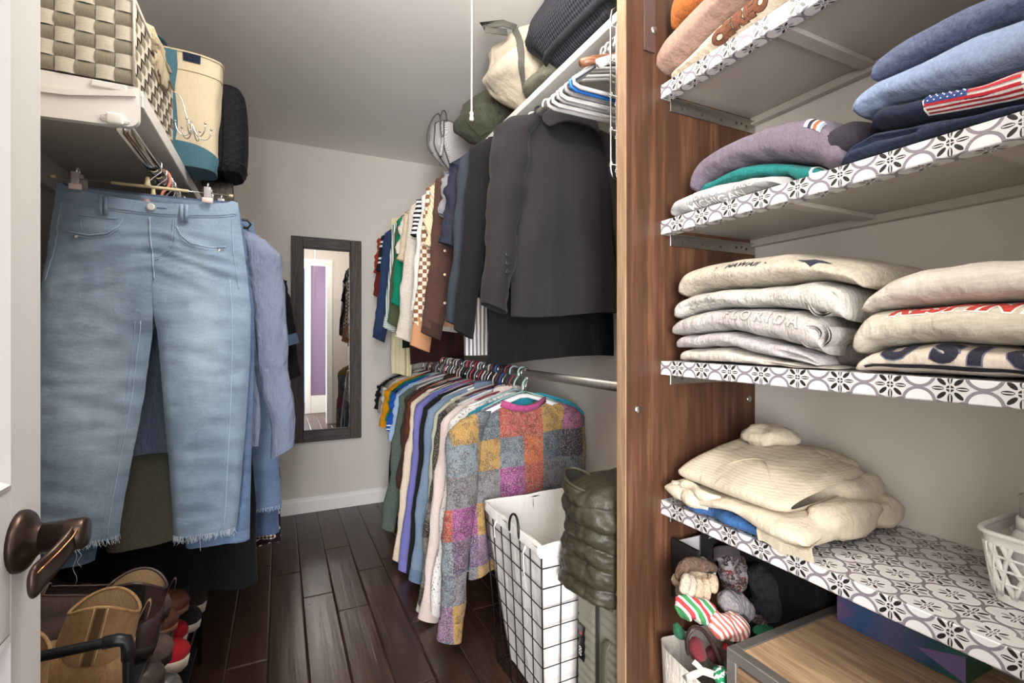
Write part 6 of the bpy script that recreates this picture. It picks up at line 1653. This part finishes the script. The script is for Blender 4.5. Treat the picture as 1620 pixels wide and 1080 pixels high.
WAF.base('#35353a'); WAF.bump(((wu - wu.rnd()).ab() + (wv - wv.rnd()).ab()), .8, .005); WAF = WAF.m
t, fn = softbag('waffle_duffel', 'black waffle textured duffel bag nearest on the upper shelf', (1.0, 1.29, UT + .001), 0.0, (.225, .30), .30, WAF, 14, .75, .06, .4, p0=.42)
G().tube([fn(q / 56, .10, .004) for q in range(56)], .012, 10, closed=True).mk('base_piping', fab('#232327'), t)
G().grid(lambda u, v: fn(.33 + .055 * u, .14 + .8 * v, .003), 4, 14).mk('end_panel', fab('#303036'), t)
G().tube([fn(.36, .25 + v / 30, .003) for v in range(20)], .003, 6).mk('end_seam', fab('#1d1d20'), t)
oc_ = thing('olive_cloth', 'grey olive folded cloth under the cream duffel at the shelf edge', 'cloth', (.895, 1.585, UT + .001), 0, 'bags on the upper right shelf')
g = G(); blob(g, (0, 0, .022), (.05, .12, .024), .3, 5, 3, .7, flatb=0.0); g.mk('cloth_body', fab('#6d6a5a', '#7b7866'), oc_)

# ================================================================== shoe rack and shoes
rk = thing('shoe_rack', 'black tubular shoe rack with sloping shelves on the left', 'shoe rack', (0, 0, 0))
RXB, RXF, RY0, RY1 = -.625, -.262, .975, 2.02
for (zf_, zb_, ye) in ((.460, .540, 1.50), (.362, .442, RY1), (.225, .305, RY1), (.075, .155, RY1)):
    V = [(RXB, RY0 + .01, zb_), (RXF, RY0 + .01, zf_), (RXF, ye, zf_), (RXB, ye, zb_)]
    V += [(a, b, c_ - .010) for a, b, c_ in V]
    G().add(V, [(0, 1, 2, 3), (7, 6, 5, 4), (0, 4, 5, 1), (1, 5, 6, 2), (2, 6, 7, 3), (3, 7, 4, 0)]).mk('rack_shelf', fab('#1d1d20', mott=.2), rk, smooth=False)
PZ = .676
xe = kx(203) * RY0
G().tube([(RXB, RY0, PZ), (xe - .022, RY0, PZ), (xe - .006, RY0, PZ - .002), (xe, RY0, PZ - .012), (xe, RY0, PZ - .03), (xe, RY0, .004)], .0078, 14).mk('guard_pipe', BLACKM, rk)
G().tube([(xe - .032, RY0, PZ), (xe - .014, RY0, PZ), (xe - .003, RY0, PZ - .004), (xe, RY0, PZ - .016), (xe, RY0, PZ - .034)], .0098, 14).mk('pipe_elbow', BLACKP, rk)
for (x, y) in ((RXB + .006, RY0), (RXB + .006, RY1), (RXF + .004, RY1)): G().tube([(x, y + .012, .002), (x, y + .012, .66)], .0078, 12).mk('rack_post', BLACKM, rk)
def shoe(name, label, cat, toe, up, solem, L=.265, wd=.047, kind='slip', tilt=.21, rz=-pi / 2, solez=.022, lin=None, toe_band=None, inner=None, group='shoes on the rack', zipm=None, hs=.2):
    """toe: world point of the toe tip at the sole; local +y is the toe direction"""
    t = thing(name, label, cat, toe, 0, group, rot=(-tilt, 0, rz))
    def wdt(f):   # f 0 heel..1 toe
        return wd * (.70 + .30 * smoothstep(.25, .70, f)) * sqrt(max(0, 1 - max(0, (f - .74) / .26) ** 2.2)) * sqrt(max(0, 1 - max(0, (.13 - f) / .13) ** 2) * .75 + .25)
    def yy(f): return -L * (1 - f)
    g = G(); n = 26
    out = [(wdt(i / n), yy(i / n)) for i in range(n + 1)]
    ring = [(x, y) for x, y in out] + [(-x, y) for x, y in out[::-1]]
    m = len(ring)
    V = [(x * 1.07, y * 1.012 + .002, 0) for x, y in ring] + [(x * 1.09, y * 1.015 + .002, solez * .7) for x, y in ring] + [(x * 1.05, y * 1.01 + .002, solez) for x, y in ring]
    F = [tuple(range(m))[::-1], tuple(range(2 * m, 3 * m))] + [(k * m + i, k * m + (i + 1) % m, k * m + m + (i + 1) % m, k * m + m + i) for k in range(2) for i in range(m)]
    so = g.add(V, F).mk('sole', solem, t, smooth=True, fixn=True)
    if kind == 'ribbed':
        for i in range(4, m - 4, 1):
            x, y = ring[i]
            if y > -L * .45: G().box(x * 1.085 - .0012, x * 1.085 + .0012, y - .0012, y + .0012, .003, solez - .003).mk('sole_rib', plain('rib_dark', '#9b9180', .8), so, smooth=False)
    def hgt(f):
        toeh = .048
        if kind == 'boot': return lerp(.085, toeh, smoothstep(.42, .86, f)) * sqrt(max(0, 1 - max(0, (f - .86) / .14) ** 2.4) * .8 + .2)
        return lerp(.062, .040, smoothstep(.48, .85, f)) * sqrt(max(0, 1 - max(0, (f - .86) / .14) ** 2.4) * .75 + .25)
    NS, NA = 30, 20
    def us(f, a, off=0.0):
        w_ = wdt(f) + off; h = hgt(f) + off
        return Vector((cos(a) * w_, yy(f), solez - .001 + (abs(sin(a)) ** .8) * h))
    V = []; F = []
    for i in range(NS + 1):
        for j in range(NA + 1): V.append(us(i / NS, pi * j / NA))
    for i in range(NS):
        for j in range(NA):
            f = (i + .5) / NS; aa = (j + .5) / NA
            if kind != 'boot' and .06 < f < .50 and .24 < aa < .76: continue
            if kind == 'boot' and .06 < f < .42 and .28 < aa < .72: continue
            q = i * (NA + 1) + j; F.append((q, q + NA + 1, q + NA + 2, q + 1))
    F.append(tuple(range(NA + 1)))
    uo = G().add(V, F).mk('upper', up, t)
    if kind != 'boot':
        G().grid(lambda u, v: us(lerp(.05, .50, u), pi * lerp(.12, .88, v)) * 1 + Vector((0, 0, -.004 - .03 * sin(pi * v) * 1)), 8, 8).mk('insole', lin or plain('dark_insole', '#2a2320', .9), t)
        P = [us(lerp(.06, .5, q / 8), pi * .24) for q in range(9)] + [us(.5, pi * lerp(.24, .76, q / 6)) for q in range(1, 7)] + [us(lerp(.5, .06, q / 8), pi * .76) for q in range(1, 9)] + [us(.06, pi * lerp(.76, .24, q / 6)) for q in range(1, 6)]
        G().tube(P, .0022, 6, closed=True).mk('collar_edge', inner or up, t)
        if toe_band:
            G().grid(lambda u, v: us(lerp(toe_band[1], toe_band[2], u), pi * lerp(.04, .96, v), .0012), 8, 14).mk('toe_band', toe_band[0], t)
    else:
        def sh(u, v, ins=0.0):
            a = 2 * pi * u; fy = lerp(.06, .44, .5)
            cy = yy(.235) - .004 * v; ry = lerp(.062, .056, v) - ins; rx = lerp(wdt(.25) * .98, .041, v) - ins
            z = solez + lerp(.052, hs, v) + .016 * v * cos(2 * a) * .8
            return Vector((cos(a) * rx, cy + sin(a) * ry, z))
        s_ = G().grid(sh, 40, 12, closeu=True).mk('shaft', up, t)
        G().grid(lambda u, v: sh(u, 1 - v * .6, .004), 40, 8, closeu=True).mk('shaft_lining', lin or fab('#a58a66'), s_)
        G().tube([sh(q / 40, 1, .002) for q in range(40)], .0032, 6, closed=True).mk('shaft_hem', up, s_)
        for xs in (1, -1):
            u0 = 0 if xs > 0 else .5
            if zipm: 
                for du in (-.028, .028): G().tube([sh(u0 + du, .02 + .98 * q / 10, -.0012) for q in range(11)], .0012, 5).mk('stitch_line', plain('tan_stitch', '#c9ab7c', .8), s_)
                G().grid(lambda u, v: sh(u0 - .018 + .036 * u, v, -.001), 3, 10).mk('zipper', zipm, s_)
            else: G().grid(lambda u, v: sh(u0 - .09 * (1 - .4 * v) + .18 * (1 - .4 * v) * u, .1 + .88 * v, -.0012), 6, 8).mk('elastic_gore', plain('elastic', '#1d1917', .9), s_)
        p = sh(.75, 1.0)
        G().strip([p + Vector((0, .002, -.03)), p + Vector((0, -.006, .012)), p + Vector((0, -.010, .024)), p + Vector((0, -.016, .012)), p + Vector((0, -.012, -.025))], .012, .0025, up=(1, 0, 0)).mk('pull_tab', up, s_, sub=1)
    return t
SUE = fab('#94744e', '#a6865d', mott=.1, wr=.5, wrs=16, scale=60, fuzz=.4); SUS = plain('tan_sole', '#7a5d3c', .7)
def TZr(x, tier): zf_ = (.460, .362, .225)[tier]; return zf_ + (RXF - x) * .08 / (RXF - RXB) + .002
def put(nm, label, cat, Y, tier, up, so, **k):
    X = k.pop('X', -.252); return shoe(nm, label, cat, (X, Y, TZr(X, tier) - .0), up, so, **k)
shoe('suede_boot', 'tan suede ankle boot nearest the rack guard with its toe towards the aisle', 'boot', (-.225, 1.045, TZr(-.225, 0)), SUE, SUS, kind='boot', zipm=fab('#5f4a30'), hs=.15, tilt=.2)
shoe('suede_boot', 'tan suede ankle boot with a side zip and pull tab, toe to the wall', 'boot', (-.535, 1.17, TZr(-.535, 0) + .004), SUE, SUS, kind='boot', zipm=fab('#5f4a30'), hs=.148, tilt=-.2, rz=pi / 2)
DBR = plain('dark_brown_leather', '#3d2c2a', .35, 0, .5, mott=.15, scale=30)
shoe('chelsea_boot', 'dark brown leather chelsea boot behind the tan suede pair', 'boot', (-.512, 1.31, TZr(-.512, 0) + .004), DBR, plain('dark_sole', '#221a18', .7), kind='boot', hs=.128, tilt=-.2, rz=pi / 2)
TAU = fab('#5b4a44', '#6a5850', wr=.3)
put('suede_loafer', 'taupe suede loafer on the top tier beside the chelsea boot', 'shoe', 1.47, 0, TAU, plain('dark_sole', '#221a18', .7), X=-.255)
put('leather_shoe', 'dark brown round toed leather shoe on the second tier', 'shoe', 1.33, 1, plain('brown_black_leather', '#453a34', .25, 0, .5, mott=.1), plain('dark_sole', '#221a18', .7), X=-.243, solez=.028)
put('suede_loafer', 'taupe suede loafer toe on the second tier under the chelsea boot', 'shoe', 1.45, 1, TAU, plain('dark_sole', '#221a18', .7), X=-.246)
put('leather_flat', 'reddish brown leather flat on the second tier farther back', 'shoe', 1.70, 1, plain('cognac_leather', '#5d3728', .3, 0, .5, mott=.12), plain('tan_welt', '#7f5f48', .6), X=-.246, solez=.014)
put('leather_flat', 'second brown leather flat near the rack end', 'shoe', 1.60, 1, plain('cognac_leather', '#5d3728', .3), plain('tan_welt', '#7f5f48', .6), X=-.258, solez=.014)
CRS = plain('cream_rubber', '#cfc4b2', .55)
put('slip_on_sneaker', 'metallic silver and black slip on shoe on the low tier', 'shoe', 1.50, 2, plain('pewter_leather', '#8b8783', .22, .7), plain('white_rubber', '#d9d6d6', .5), X=-.238, toe_band=(plain('silver_stripe', '#c9c6c2', .2, .8), .55, .66), solez=.03)
REDC = fab('#ab2029', '#bb2a33', wr=.2)
put('slip_on_sneaker', 'bright red slip on sneaker with a thick cream sole, nearer one', 'shoe', 1.655, 2, REDC, CRS, X=-.242, solez=.032, toe_band=(fab('#d8d2c8'), .44, .56))
put('slip_on_sneaker', 'second red slip on sneaker, partly behind the first', 'shoe', 1.76, 2, REDC, CRS, X=-.262, solez=.032, toe_band=(fab('#d8d2c8'), .44, .56))
put('slip_on_sneaker', 'black slip on sneaker with a cream sole rim', 'shoe', 1.86, 2, fab('#232021'), CRS, X=-.238, solez=.024)
put('platform_shoe', 'dark brown shoe with a ribbed cream platform sole at the rack end', 'shoe', 1.96, 2, fab('#3a2d28'), CRS, X=-.236, kind='ribbed', solez=.034)
